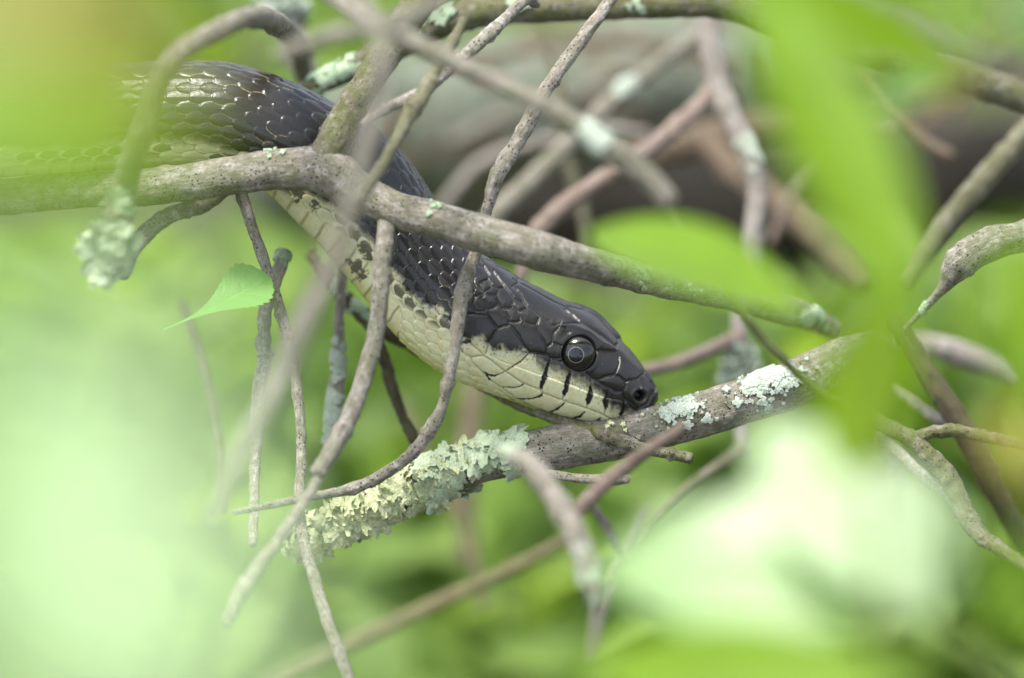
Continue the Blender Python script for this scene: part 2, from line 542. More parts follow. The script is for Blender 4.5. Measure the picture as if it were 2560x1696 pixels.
def sheets(tb, parent, t0, t1, count, mat, size=(28, 60), seed=3, name='lichen', phi_bias=35, phi_spread=1.0, lift=0.30, stack=6.0):
    """foliose lichen: lobed sheets that follow the branch, their margins curling up"""
    r = np.random.RandomState(seed)
    VV, FF = [], []
    nr, ns = 11, 72
    off = 0
    for k in range(count):
        t = r.uniform(t0, t1)
        i = int(np.clip(t, 0, 1) * (tb.n - 1))
        up = np.cross(tb.T[i], CAMV)
        up *= 1 if np.dot(up, UP) > 0 else -1
        a = math.radians(phi_bias)
        ph = tb.phi_of(t, CAMV * math.cos(a) + up * math.sin(a)) + r.normal(0, phi_spread)
        R = vlen(r.uniform(*size) * (0.55 + 0.45 * r.rand()))
        al = np.linspace(0, 2 * np.pi, ns, endpoint=False)
        rho = np.linspace(0.03, 1, nr)[:, None]
        q = r.uniform(0, 6.28, 6)
        kk = r.choice([3, 4, 5])
        warp = al + 0.25 * np.sin(2 * al + q[4]) + 0.15 * np.sin(3 * al + q[5])
        sc1 = np.abs(np.sin(kk * warp + q[0])) ** 0.55          # rounded lobes with narrow notches
        lob = (0.66 + 0.34 * sc1) * (1 + 0.14 * np.sin(2 * al + q[1]) + 0.05 * np.sin(17 * al + q[2]))
        curl = np.clip(0.30 + 0.65 * np.sin(2 * al + q[3]) + 0.25 * np.sin(5 * al + q[4]), 0, 1.2) * (0.45 + 0.55 * sc1)
        x = rho * (np.cos(al) * lob)[None] * R
        y = rho * (np.sin(al) * lob)[None] * R
        cr = np.stack([x / R * 2.5 + k * 3.3, y / R * 2.5, 0 * x], -1)
        h = vlen(1 + r.uniform(0, stack)) + R * (lift * rho ** 2.6 * curl[None] + 0.05 * noise(cr) * rho + 0.018 * noise(cr * 3.1) + 0.010 * noise(cr * 7) - 0.10 * np.exp(-((rho - 0.85) / 0.1) ** 2) * 0)
        h = h - vlen(5.0) * rho ** 8 * (1 - curl[None])           # the margins that do not lift grip the bark
        Rm = tb.R[i]
        # margins pull in as they lift, so they roll over
        f = 1 - 0.10 * rho ** 4 * curl[None]
        S, _ = tb.surf(t + x * f / tb.tot, ph + y * f / Rm, h)
        m = nr
        a_, b_ = np.meshgrid(np.arange(m - 1), np.arange(ns), indexing='ij')
        F = np.stack([a_ * ns + b_, a_ * ns + (b_ + 1) % ns, (a_ + 1) * ns + (b_ + 1) % ns, (a_ + 1) * ns + b_], -1).reshape(-1, 4)
        VV.append(S.reshape(-1, 3)); FF.append(F + off); off += m * ns
    return put(name, np.vstack(VV), np.vstack(FF), mat, parent, kind='stuff', origin=VV[0].mean(0))


def leaf_geo(base, tip, normal, width, fold=0.25, curl=0.08, serr=0, n=28, m=12, wide=0.55, petiole=0.0, wave=0.0, seed=0, relief=0.012):
    base = np.asarray(base, float); tip = np.asarray(tip, float)
    ax = tip - base
    L = np.linalg.norm(ax); axn = ax / L
    side = np.cross(axn, normal); side /= np.linalg.norm(side)
    nz = np.cross(side, axn)
    t = np.linspace(0, 1, n)
    e = math.log(0.5) / math.log(wide)
    prof = np.sin(np.pi * np.clip(t, 0, 1) ** e).clip(0) ** 0.75
    if petiole:
        tt = ((t - petiole) / (1 - petiole)).clip(0, 1)
        prof = np.sin(np.pi * tt ** e).clip(0) ** 0.85
    w = width * 0.5 * prof + width * 0.018
    s = np.linspace(-1, 1, 2 * m + 1)
    TT, SS = np.meshgrid(t, s, indexing='ij')
    Wd = np.repeat(w[:, None], len(s), 1)
    if serr:
        saw = (TT * serr) % 1.0
        Wd = Wd * (1 + 0.13 * (saw - 0.5) * (np.abs(SS) > 0.9) * (TT > 0.5) * (TT < 0.985))
    z = fold * np.abs(SS) * Wd + curl * L * 4 * TT * (1 - TT) + wave * width * np.sin(TT * 9 + seed) * np.abs(SS) ** 2
    vn = ((TT * 9 - np.abs(SS) * 1.6) % 1.0)
    vein = np.exp(-((vn - 0.5) / 0.09) ** 2) * 0.6 * (np.abs(SS) < 0.93) + np.exp(-(SS / 0.07) ** 2)
    z = z - vein * relief * width * prof[:, None]
    V = base + TT[..., None] * ax + (SS * Wd)[..., None] * side + z[..., None] * nz
    nn = len(s)
    i, j = np.meshgrid(np.arange(n - 1), np.arange(nn - 1), indexing='ij')
    F = np.stack([i * nn + j, i * nn + j + 1, (i + 1) * nn + j + 1, (i + 1) * nn + j], -1).reshape(-1, 4)
    return V.reshape(-1, 3), F, vein.ravel().clip(0, 1)


def camdir(x, y, z):
    """a direction: x right, y up in the picture, z towards the camera"""
    v = RIGHT * x + UP * y - FWD * z
    return v / np.linalg.norm(v)


def leaf(base, tip, width, normal, mat, parent=None, label=None, name='leaf', cat='leaf', group=None, lay=False, **kw):
    nv_ = np.array(normal, float) / np.linalg.norm(normal)
    if lay:      # tilt the leaf so that its face really looks along the given direction
        dx = vlen(tip[0] - base[0], base[2]); dy = -vlen(tip[1] - base[1], base[2])
        tip = (tip[0], tip[1], base[2] + (nv_[0] * dx + nv_[1] * dy) / nv_[2])
    b = P(*base); t = P(*tip)
    w = vlen(width, 0.5 * (base[2] + tip[2]))
    V, F, ve = leaf_geo(b, t, camdir(*normal), w, **kw)
    return put(name, V, F, mat, parent, label, cat if parent is None else None, group, attrs={'vein': ('FLOAT', ve)}, origin=b)


# ------------------------------------------------------------------ ground
n = 160
g = np.linspace(-1, 1, n)
g = np.sign(g) * np.abs(g) ** 3.2 * 60
GX, GY = np.meshgrid(g, g + 1.6, indexing='ij')
pts = np.stack([GX, GY, np.zeros_like(GX)], -1)
near = np.exp(-((GX ** 2 + (GY - 1.6) ** 2) / 30))
pts[..., 2] = (0.012 * fbm(pts, 9.0, 3) + 0.03 * noise(pts, 2.0)) * near - 0.02
i, j = np.meshgrid(np.arange(n - 1), np.arange(n - 1), indexing='ij')
F = np.stack([i * n + j, (i + 1) * n + j, (i + 1) * n + j + 1, i * n + j + 1], -1).reshape(-1, 4)
s = Nodes('forest soil')
co = s.coords()
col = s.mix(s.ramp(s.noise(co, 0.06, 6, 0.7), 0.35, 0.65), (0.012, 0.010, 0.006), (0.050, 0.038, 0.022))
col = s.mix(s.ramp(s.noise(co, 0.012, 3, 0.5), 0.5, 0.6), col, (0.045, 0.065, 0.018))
p = s.n('ShaderNodeBsdfPrincipled'); p.inputs['Roughness'].default_value = 0.95
s.l(col, p.inputs['Base Color'])
s.l(s.bump(s.noise(co, 0.1, 5), 0.8, 0.006), p.inputs['Normal'])
s.l(p.outputs[0], s.out.inputs[0])
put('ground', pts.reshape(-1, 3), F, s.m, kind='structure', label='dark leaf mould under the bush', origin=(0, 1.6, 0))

exec_later = []

# ------------------------------------------------------------------ the snake


def build_snake():
    A_ = lambda x, y: (1340 + .21684 * x, 740 + .21684 * y)
    B_ = lambda x, y: (1120 + .21684 * x, 640 + .21684 * y)
    C_ = lambda x, y: (960 + .19133 * x, 560 + .19133 * y)
    D_ = lambda x, y: (1000 + .20408 * x, 760 + .20408 * y)
    # dorsal and ventral outline, half depth, depth of the axis (photo pixels; millimetres)
    st = [(-330, 235, -335, 470, 115, 14), (-100, 200, -110, 450, 122, 12), (100, 178, 90, 436, 126, 10), (300, 162, 280, 424, 128, 8.5),
          (454, 156, 430, 418, 130, 7.5), (560, 158, 530, 422, 132, 7), (640, 177, 590, 436, 133, 7), (730, 208, 640, 462, 133, 7),
          (820, 253, 685, 497, 134, 7.5), (915, 305, 740, 553, 134, 8), (985, 362, 797, 610, 132, 8.5), (1040, 430, 850, 672, 130, 8.5),
          (1090, 508, 905, 738, 128, 8.5), (1145, 580, 965, 812, 128, 8.5), (1195, 632, 1020, 866, 134, 8.5), (1250, 667, 1082, 916, 142, 8.5),
          (1300, 697, 1140, 948, 148, 8.5), (1348, 722, 1200, 972, 148, 8.5), (1395, 747, 1265, 995, 142, 8.5), (1440, 766, 1325, 1016, 134, 8.5),
          (1482, 785, 1385, 1037, 124, 8.5), (1518, 817, 1440, 1051, 112, 8.5), (1548, 850, 1490, 1060, 99, 8.5), (1578, 882, 1530, 1059, 86, 8.5),
          (1603, 914, 1562, 1054, 73, 8.5), (1625, 942, 1590, 1046, 58, 8.5), (1637, 963, 1611, 1036, 44, 8.5), (1643, 980, 1627, 1023, 28, 8.5), (1645, 996, 1638, 1010, 10, 8.5), (1644.5, 1002, 1643.5, 1005, 2, 8.5)]
    st = np.array(st, float)
    mid = np.column_stack([(st[:, 0] + st[:, 2]) / 2, (st[:, 1] + st[:, 3]) / 2, np.zeros(len(st)), st])
    fine = crom(mid, 4000)
    L = np.concatenate([[0], np.cumsum(np.linalg.norm(np.diff(fine[:, :2], axis=0), axis=1))])
    cx = fine[:, 0]
    # denser rings towards the head and snout
    dens = np.interp(cx, [-300, 300, 900, 1050, 1500, 1600, 1640], [0.22, 0.42, 0.45, 0.68, 0.72, 1.0, 1.6])
    cum = np.concatenate([[0], np.cumsum(dens[1:] * np.diff(L))])
    ns, nf = 1080, 480
    q = np.interp(np.linspace(0, cum[-1], ns), cum, np.arange(4000))
    S = np.stack([np.interp(q, np.arange(4000), fine[:, k]) for k in range(fine.shape[1])], 1)
    arc = np.interp(q, np.arange(4000), L)
    Tp, Bp, b, dc = S[:, 3:5], S[:, 5:7], S[:, 7], S[:, 8] * 1e-3
    c = (Tp + Bp) / 2
    N = (Tp - Bp) / 2
    a = np.linalg.norm(N, axis=1)
    Nn = N / a[:, None]
    x = c[:, 0]
    rho = np.radians(np.interp(x, [-300, 500, 900, 1100, 1300, 1600], [14, 14, 16, 20, 22, 18]))
    phi = np.linspace(0, 2 * np.pi, nf, endpoint=False)
    PH = np.repeat(phi[None], ns, 0)
    th = (PH - rho[:, None] + np.pi) % (2 * np.pi) - np.pi
    ath = np.abs(th)
    pc = ath + rho[:, None]                                # where the near flank shows the same spot
    hidden = sstep(np.pi * 0.93, np.pi * 1.0, pc)
    cpx = c[:, None, 0] + Nn[:, None, 0] * a[:, None] * np.cos(pc)
    cpy = c[:, None, 1] + Nn[:, None, 1] * a[:, None] * np.cos(pc)
    # head is boxier: flat crown, brow edge
    box = np.interp(x, [1150, 1400, 1560, 1640], [0, 0.035, 0.05, 0.0])
    rad = 1 + box[:, None] * np.cos(4 * (ath - np.radians(48))) * (ath < np.radians(93)) * (1 - 0) - box[:, None] * 0.6
    rad = rad + box[:, None] * 0.6
    # ---- relief and colour -------------------------------------------------
    relief = np.zeros((ns, nf))                            # metres
    arcs = np.interp(x, [-300, 650, 820, 930, 1010, 1080, 1200], [58, 58, 56, 50, 44, 40, 37])
    ph_n = np.concatenate([[0], np.cumsum(-np.diff(arc) / ((arcs[1:] + arcs[:-1]) / 2))])   # grows towards the tail
    row = np.radians(np.interp(x, [-300, 700, 1000, 1200], [11.6, 11.4, 10.9, 10.6]))
    nn = np.repeat(ph_n[:, None], nf, 1)
    jj = ath / row[:, None] + 0.0
    wob = noise(np.stack([nn * 0.7, jj * 0.7, nn * 0], -1), 1.0)
    nn2 = nn + wob * 0.08
    jj2 = jj + noise(np.stack([nn * 0.6 + 50, jj * 0.6, nn * 0], -1), 1.0) * 0.10
    best = np.full((ns, nf), -9.0); second = np.full((ns, nf), -9.0)
    bid = np.zeros((ns, nf), np.int64)
    bu = np.zeros((ns, nf)); bv = np.zeros((ns, nf)); bw = np.ones((ns, nf))
    for dj in (-1, 0, 1):
        jr = np.round(jj2) + dj
        offs = 0.5 * (np.abs(jr) % 2)
        for dk in (-1, 0, 1):
            kk = np.round(nn2 - offs) + dk
            u = nn2 - offs - kk
            v = jj2 - jr
            w = 0.98 * np.sqrt(np.clip(1 - ((u + 0.12) / 0.78) ** 2, 1e-4, 1)) ** 0.8
            k = np.abs(v) / w
            h = 0.40 * u + 0.45 * (1 - np.clip(k, 0, 1) ** 2.0) - 0.12 * np.clip(u, 0, 1) ** 2 + 0.05 * np.exp(-(v / 0.10) ** 2)
            h = np.where((k < 1) & (np.abs(u + 0.12) < 0.78), h, -0.30)
            better = h > best
            second = np.where(better, best, np.maximum(second, h))
            best = np.where(better, h, best)
            bid = np.where(better, (jr.astype(np.int64) * 7919 + kk.astype(np.int64) * 104729), bid)
            bu = np.where(better, u, bu); bv = np.where(better, v, bv); bw = np.where(better, w, bw)
    rim = 1 - sstep(0.0, 0.10, best - np.maximum(second, -0.16))
    hsh = _h(bid, bid * 0 + 17, bid * 0 + 5)
    hsh2 = _h(bid, bid * 0 + 3, bid * 0 + 91)
    # boundary of the dark back against the cream flank, on the near side in photo pixels
    bd = [(-400, 390), (100, 370), (380, 352), (480, 360), (600, 384), (690, 424), (757, 470), (830, 520), (890, 570), (935, 618), (981, 690), (1010, 722), (1042, 744), (1094, 780), (1123, 800),
          B_(150, 930), B_(250, 985), B_(330, 930), B_(400, 950), B_(470, 1020), B_(520, 1062), B_(600, 1050), B_(720, 1080), B_(900, 1112), B_(1050, 1160), A_(0, 735), A_(100, 800), A_(250, 850), A_(340, 920), A_(450, 970), A_(600, 1010), A_(700, 1100),
          A_(800, 1180), A_(870, 1290), A_(980, 1320), A_(1060, 1330), A_(1160, 1400), (1605, 1060), (1660, 1080)]
    bd = np.array(bd)
    yb = np.interp(cpx, bd[:, 0], bd[:, 1])
    pos3 = np.stack([cpx, cpy, np.zeros_like(cpx)], -1)
    dist = cpy - yb + hidden * 80
    # head mask: plates in place of rows of scales
    hb = np.array([(560, 1230), (640, 1207), (683, 1207), (742, 1185), (785, 1168), (840, 1158), (893, 1172), (954, 1215), (990, 1270), (1060, 1330)])
    xh = np.interp(cpy, hb[:, 0], hb[:, 1])
    head = sstep(-4, 5, cpx - xh)
    head = np.where(hidden > 0.5, sstep(1230, 1300, cpx), head)
    n_f = fbm(pos3, 1 / 7.0, 3)
    n_m = fbm(pos3 + 300, 1 / 22.0, 3)
    fade_b = np.interp(cpx, [0, 900, 1140, 1180, 1330, 1350, 1500, 1560], [14, 18, 10, 9, 7, 22, 22, 12])
    body_j = (hsh - 0.5) * np.interp(cpx, [0, 600, 900, 1100], [10, 14, 34, 30]) * (1 - head)
    calm = np.interp(cpx, [600, 950], [0.35, 1.0])
    dk = dist + (n_f * 6 + n_m * 7) * calm + body_j
    dark = 1 - sstep(-fade_b, fade_b * 0.8, dk)
    # freckles in the fade
    fr = noise(pos3 + 77, 1 / 2.6)
    dark = np.maximum(dark, (fr > 0.62) * (1 - sstep(10, 42, dist)) * 0.75 * (cpx > 960))
    # dark blotches that run along the edges of the belly plates under the neck
    for (bx, by, br) in ((893, 668, 22), (905, 690, 16), (908, 620, 17), (892, 590, 15), (921, 640, 14), (874, 655, 10), (790, 510, 16), (742, 500, 12)):
        q_ = np.hypot(cpx - bx, cpy - by) + n_f * 9
        dark = np.maximum(dark, (1 - sstep(br * 0.5, br, q_)) * 0.85)
    # scale rows: bottom ones cream with a dark heart
    heart = (np.hypot(bu * 1.3, bv / np.maximum(bw, .2)) < 0.62) * (1 - head)
    creamy = sstep(-6, 10, dist) * (1 - sstep(28, 48, dist))
    dark = np.maximum(dark, heart * creamy * np.where(hsh2 > 0.45, 0.8, 0.15) * sstep(-400, 0, cpx))
    # ---- belly plates
    vent = sstep(38, 60, dist) * np.where(cpx < 1000, 1, 0)
    vph = (nn2 * 1.0) % 1.0
    ventral_h = 0.30 * (1 - vph) + 0.0
    vline = np.exp(-((vph - 0.96) / 0.05) ** 2) + np.exp(-((vph - 0.02) / 0.05) ** 2)
    # ---- head seams traced as plate outlines
    seams = [
        [B_(840, 285), B_(800, 312), B_(735, 355), B_(790, 390), B_(840, 440), B_(865, 530), B_(910, 590), B_(990, 650), B_(1060, 710), B_(1130, 760), B_(1190, 812), B_(1270, 800), B_(1292, 790)],
        [B_(560, 230), B_(650, 350), B_(690, 405), B_(740, 470), B_(750, 505), B_(735, 560), B_(745, 595), B_(800, 632), B_(830, 642), B_(905, 605)],
        [B_(750, 500), B_(855, 535)], [B_(650, 358), B_(580, 382), B_(546, 460), B_(570, 540), B_(620, 602), B_(690, 602), B_(742, 592)],
        [B_(450, 275), B_(500, 350), B_(580, 382)], [B_(420, 420), B_(490, 370)], [B_(546, 460), B_(420, 430), B_(375, 490), B_(430, 580), B_(440, 620)],
        [B_(570, 562), B_(500, 602), B_(440, 622), B_(450, 682), B_(500, 742), B_(558, 815), B_(572, 835)],
        [B_(622, 602), B_(662, 650), B_(702, 730), B_(700, 790)], [B_(640, 622), B_(740, 592)], [B_(800, 640), B_(832, 722), B_(830, 747), B_(770, 767), B_(702, 767)],
        [B_(830, 700), B_(880, 762), B_(1010, 802), B_(1042, 730)], [B_(1010, 802), B_(1062, 900), B_(1122, 1022), B_(1132, 1060)],
        [B_(700, 790), B_(762, 850), B_(822, 930), B_(872, 1030), B_(940, 1112)], [B_(572, 835), B_(640, 812), B_(700, 802)],
        [B_(572, 835), B_(512, 920), B_(470, 1002), B_(432, 1132)], [B_(205, 665), B_(330, 675), B_(440, 685)], [B_(300, 470), B_(420, 430)], [B_(300, 470), B_(280, 560), B_(330, 640), B_(430, 640)],
        [B_(400, 110), B_(480, 230)], [B_(520, 180), B_(560, 235)], [B_(330, 200), B_(320, 330), B_(400, 420)], [B_(330, 330), B_(450, 275)],
        [B_(1132, 1060), B_(1200, 1002), B_(1210, 890), B_(1272, 832), B_(1292, 800)], [B_(1200, 1002), B_(1300, 1042)], [B_(1272, 832), B_(1342, 852), B_(1372, 902)],
        [B_(1132, 1060), B_(1132, 1132), B_(1182, 1182), B_(1282, 1182)], [B_(940, 1112), B_(1125, 1130)],
        # mouth line and the row above it
        [B_(170, 920), B_(250, 1002), B_(410, 1142), B_(660, 1332), B_(870, 1472), B_(1060, 1542), A_(90, 1122), A_(290, 1202), A_(570, 1292), A_(740, 1355), A_(870, 1425), A_(960, 1437), A_(1150, 1392)],
        [B_(932, 1120), B_(850, 1212), B_(662, 1332)], [B_(1182, 1190), B_(1120, 1342), B_(1062, 1540)],
        [A_(390, 880), A_(352, 1010), A_(322, 1150), A_(300, 1200)], [A_(630, 960), A_(622, 1120), A_(585, 1290)], [A_(820, 1090), A_(802, 1200), A_(790, 1370)], [A_(1010, 1190), A_(1010, 1300), A_(960, 1420)],
        [A_(1062, 1240), A_(1162, 1332)], [A_(180, 720), A_(290, 760)],
        # lower jaw
        [A_(330, 1235), A_(260, 1300), A_(170, 1342)], [A_(560, 1340), A_(520, 1382), A_(430, 1412)], [A_(742, 1412), A_(660, 1472)], [A_(900, 1432), A_(840, 1472)],
        [D_(1520, 975), D_(1480, 1010), D_(1400, 1030), D_(1230, 1020)], [D_(1750, 1090), D_(1700, 1140), D_(1600, 1165), D_(1430, 1165)],
        [D_(1290, 830), D_(1220, 862), D_(1160, 880), D_(1090, 870), D_(1010, 830)], [D_(1960, 1260), D_(1900, 1300), D_(1830, 1332)],
        [D_(740, 540), D_(870, 655), D_(880, 705), D_(950, 775), D_(1040, 862), D_(1110, 940), D_(1250, 1025), D_(1430, 1165), D_(1650, 1270), D_(1860, 1345), D_(2050, 1400)],
        [D_(870, 652), D_(1030, 632)], [D_(760, 800), D_(960, 900), D_(1200, 1050), D_(1400, 1180)],
        # crown
        [A_(345, 150), A_(430, 210), A_(500, 290), A_(545, 310), A_(640, 380), A_(760, 452), A_(905, 562)], [A_(545, 310), A_(430, 320), A_(290, 345)],
        [A_(905, 562), A_(912, 622), A_(950, 700), A_(960, 762), A_(940, 832), A_(900, 912)], [A_(700, 642), A_(800, 652), A_(905, 662)],
        [A_(580, 882), A_(640, 952), A_(712, 972), A_(800, 932), A_(900, 912), A_(960, 932), A_(1022, 982), A_(1032, 1040), A_(1000, 1102)], [A_(640, 955), A_(730, 992), A_(810, 1052), A_(920, 1102), A_(1000, 1102)],
        [A_(1032, 1000), A_(1060, 980), A_(1162, 962), A_(1242, 890), A_(1270, 850)], [A_(1242, 890), A_(1292, 952), A_(1362, 1042), A_(1385, 1085)], [A_(1385, 1085), A_(1330, 1150), A_(1292, 1242), A_(1180, 1310)],
        [A_(1000, 1102), A_(1012, 1190), A_(1092, 1222), A_(1182, 1302)], [A_(905, 562), A_(960, 520)], [A_(1170, 965), A_(1200, 1060)],
    ]
    bars = [  # black bars painted on the lip plates: polyline, half width
        ([A_(140, 780), A_(100, 920), A_(55, 1060)], 7.0), ([A_(385, 900), A_(352, 1030), A_(325, 1140)], 7.2), ([A_(625, 1060), A_(618, 1150), A_(595, 1240)], 7.5), ([A_(815, 1120), A_(800, 1220), A_(800, 1300)], 6.8),
        ([A_(1012, 1200), A_(1010, 1290), A_(975, 1370)], 7.2), ([A_(325, 1240), A_(260, 1300), A_(190, 1335)], 2.2), ([A_(555, 1345), A_(520, 1380), A_(440, 1410)], 3.0), ([A_(735, 1415), A_(680, 1460)], 3.2), ([A_(895, 1435), A_(850, 1465)], 3.0),
        ([D_(1515, 978), D_(1480, 1010), D_(1400, 1028), D_(1250, 1022)], 1.6), ([D_(1748, 1095), D_(1700, 1138), D_(1610, 1163), D_(1440, 1166)], 2.6), ([D_(1215, 865), D_(1160, 882), D_(1090, 872), D_(1015, 835)], 2.6), ([D_(1062, 875), D_(1108, 935)], 3.6),
        ([D_(1955, 1262), D_(1900, 1300), D_(1835, 1330)], 2.2), ([B_(920, 1130), B_(850, 1212), B_(680, 1322)], 1.6), ([A_(-20, 1175), A_(70, 1145)], 3.4), ([B_(160, 1000), B_(210, 990), B_(260, 985)], 5.0), ([B_(140, 1060), B_(180, 1110)], 2.0),
        ([D_(300, 210), D_(430, 140)], 4.5), ([D_(270, 300), D_(320, 240)], 4.0), ([D_(190, 350), D_(205, 355)], 2.5),
    ]

    def seg_dist(lines, X, Y):
        dmin = np.full(X.shape, 1e9)
        for ln in lines:
            for (p0, p1) in zip(ln[:-1], ln[1:]):
                vx, vy = p1[0] - p0[0], p1[1] - p0[1]
                l2 = vx * vx + vy * vy + 1e-9
                t = np.clip(((X - p0[0]) * vx + (Y - p0[1]) * vy) / l2, 0, 1)
                dmin = np.minimum(dmin, np.hypot(X - p0[0] - t * vx, Y - p0[1] - t * vy))
        return dmin

    hm = (cpx > 1120) & (hidden < 0.9)
    hx, hy = cpx[hm] + 0.8 * noise(pos3[hm] + 9, 1 / 6.0), cpy[hm] + 0.8 * noise(pos3[hm] + 40, 1 / 6.0)
    sd = np.full((ns, nf), 60.0)
    sd[hm] = np.minimum(60, seg_dist(seams, hx, hy))
    # a seam down the middle of the crown
    mid_d = ath * a[:, None]
    sd = np.where(head > 0.5, np.minimum(sd, np.where((cpx > 1280) & (cpx < 1425), mid_d + 1.0, 60)), sd)
    bar = np.zeros((ns, nf))
    jx, jy = cpx[hm] + 1.6 * noise(pos3[hm] + 19, 1 / 4.0), cpy[hm] + 1.6 * noise(pos3[hm] + 140, 1 / 4.0)
    bb = np.zeros(hx.shape)
    for ln, w in bars:
        # each bar swells in its lower middle and runs out thin at both ends
        (x0_, y0_), (x1_, y1_) = ln[0], ln[-1]
        tt_ = np.clip(((jx - x0_) * (x1_ - x0_) + (jy - y0_) * (y1_ - y0_)) / ((x1_ - x0_) ** 2 + (y1_ - y0_) ** 2 + 1e-6), 0, 1)
        ww = w * (0.42 + 0.42 * np.sin(np.pi * tt_ ** 1.2)) * (1.0 + 0.45 * noise(np.stack([jx, jy, 0 * jx], -1), 1 / 7.0))
        bb = np.maximum(bb, 1 - sstep(ww * 0.95, ww * 1.35, seg_dist([ln], jx, jy)))
    bar[hm] = bb
    bl = (cpx > 1040) & ~hm
    # eye and nostril
    ex, ey, er = 1446.5, 885.5, 43.5
    re = np.hypot(cpx - ex, (cpy - ey)) + hidden * 500
    nxp, nyp = A_(1190, 1150)
    rn = np.hypot((cpx - nxp) * 0.95, cpy - nyp) + hidden * 500
    mm = 1e-3
    plate = (1 - np.exp(-(sd / 3.2) ** 1.3)) * 0.16 * mm + sstep(0, 18, sd) * 0.09 * mm
    plate -= np.exp(-(sd / 1.7) ** 2) * 0.20 * mm
    plate_c = np.where(dark > 0.5, plate, plate * 0.75)
    amp = np.interp(x, [-300, 700, 950, 1050, 1250], [0.46, 0.46, 0.50, 0.62, 0.5])[:, None] * mm
    flank = sstep(0, 60, dist)
    lat = np.clip(best, -0.16, 1) * amp * (1 - 0.25 * flank)
    lat = lat - 0.02 * mm * rim
    lat = lat * (1 - vent) + vent * ventral_h * 0.30 * mm
    relief = lat * (1 - head) + plate_c * head
    relief += np.where(re < 70, -1.5 * mm * (1 - sstep(er - 6, er + 1, re)) + 0.07 * mm * np.exp(-((re - er - 7) / 5.0) ** 2), 0)
    relief += -1.3 * mm * (1 - sstep(6, 15, rn)) + 0.22 * mm * np.exp(-((rn - 18) / 4.0) ** 2)
    # brow ridge over the eye, canthus
    bdist = np.full((ns, nf), 60.0)
    bdist[hm] = seg_dist([[A_(290, 345), A_(430, 380), A_(600, 450), A_(740, 570), A_(905, 640)]], cpx[hm], cpy[hm])
    relief += 0.45 * mm * np.exp(-(bdist / 9.0) ** 2) * head
    mdist = np.full((ns, nf), 60.0)
    mdist[hm] = seg_dist([seams[27]], cpx[hm], cpy[hm])
    relief -= 0.22 * mm * np.exp(-(mdist / 2.5) ** 2) * head
    relief += 0.010 * mm * fbm(pos3 + 5, 1 / 3.0, 2)
    relief += 0.02 * mm * n_m * head
    # ---- colour
    black = np.array([0.0160, 0.0140, 0.0105])
    brown = np.array([0.026, 0.022, 0.016])
    cream = np.array([0.72, 0.71, 0.43])
    cream2 = np.array([0.72, 0.67, 0.38])
    yellow = np.array([0.48, 0.50, 0.12])
    shade = (0.85 + 0.35 * hsh)[..., None] * (1 - head[..., None]) + head[..., None] * (1.0 + 0.25 * n_m[..., None])
    blk = black * shade
    wbr = (sstep(700, 450, x)[:, None] * 0.7)[..., None]
    blk = blk * (1 - wbr) + brown * shade * wbr
    crm = cream + (cream2 - cream) * sstep(-0.1, 0.6, n_m)[..., None]
    yl = (hidden + sstep(95, 150, dist) * 0.7).clip(0, 1)[..., None]
    crm = crm * (1 - yl) + yellow * yl
    crm = crm * (0.93 + 0.08 * n_f[..., None])
    # grey wash on the lip plates just under the dark
    gw = (1 - sstep(0, 30, dist)) * head * 0.45
    crm = crm * (1 - gw[..., None]) + np.array([0.22, 0.22, 0.17]) * gw[..., None]
    dk3 = dark[..., None]
    colr = crm * (1 - dk3) + blk * dk3
    # seams: edge glints painted pale on dark plates, olive on cream ones
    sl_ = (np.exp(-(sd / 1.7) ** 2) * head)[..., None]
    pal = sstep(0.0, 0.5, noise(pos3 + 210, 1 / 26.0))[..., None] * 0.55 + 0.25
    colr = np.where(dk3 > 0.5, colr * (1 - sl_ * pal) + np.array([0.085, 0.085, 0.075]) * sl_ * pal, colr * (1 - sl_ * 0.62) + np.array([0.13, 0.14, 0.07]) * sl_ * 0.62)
    # skin between the rows: pale edge of many scales
    edge = rim * (1 - head) * sstep(-0.05, 0.35, bv + 0.35 * bu + 0.25 * (hsh - .5))
    prob = np.interp(cpx, [200, 560, 700, 950, 1150], [1.0, 0.85, 0.35, 0.22, 0.35])
    low = sstep(-130, -10, dist)
    ee = (edge * (hsh2 < prob * (0.35 + 0.65 * low)) * 0.85).clip(0, 1)[..., None]
    skin = np.array([0.40, 0.33, 0.13])
    colr = colr * (1 - ee * dk3) + skin * ee * dk3
    ced = (rim * (1 - head) * (1 - vent) * (1 - sstep(120, 180, dist)))[..., None] * (1 - dk3)
    cdk = (0.5 + 0.45 * (1 - sstep(10, 55, dist)))[..., None]
    colr = colr * (1 - cdk * ced) + np.array([0.055, 0.06, 0.035]) * cdk * ced
    ve = (vline * vent * 0.6)[..., None] * (1 - dk3)
    colr = colr * (1 - ve) + np.array([0.17, 0.16, 0.05]) * ve
    colr = colr * (1 - bar[..., None]) + np.array([0.012, 0.012, 0.011]) * bar[..., None]
    ring = (np.exp(-((re - er - 2) / 6.0) ** 2) * 0.9)[..., None]
    colr = colr * (1 - ring) + np.array([0.012, 0.012, 0.011]) * ring
    nb = ((1 - sstep(9, 15, rn)))[..., None]
    colr = colr * (1 - nb) + 0.004 * nb
    # brownish rostral
    ro = (sstep(1585, 1625, cpx) * sstep(995, 1015, cpy) * 0.6 * sstep(-0.3, 0.4, n_m))[..., None]
    colr = colr * (1 - ro) + np.array([0.075, 0.058, 0.036]) * ro
    gloss = 0.25 * (1 - head) + 0.37 * head + 0.06 * (1 - dark)
    # ---- positions
    f = (D + dc) / D
    cosp, sinp = np.cos(PH), np.sin(PH)
    px = c[:, None, 0] + Nn[:, None, 0] * a[:, None] * cosp * rad
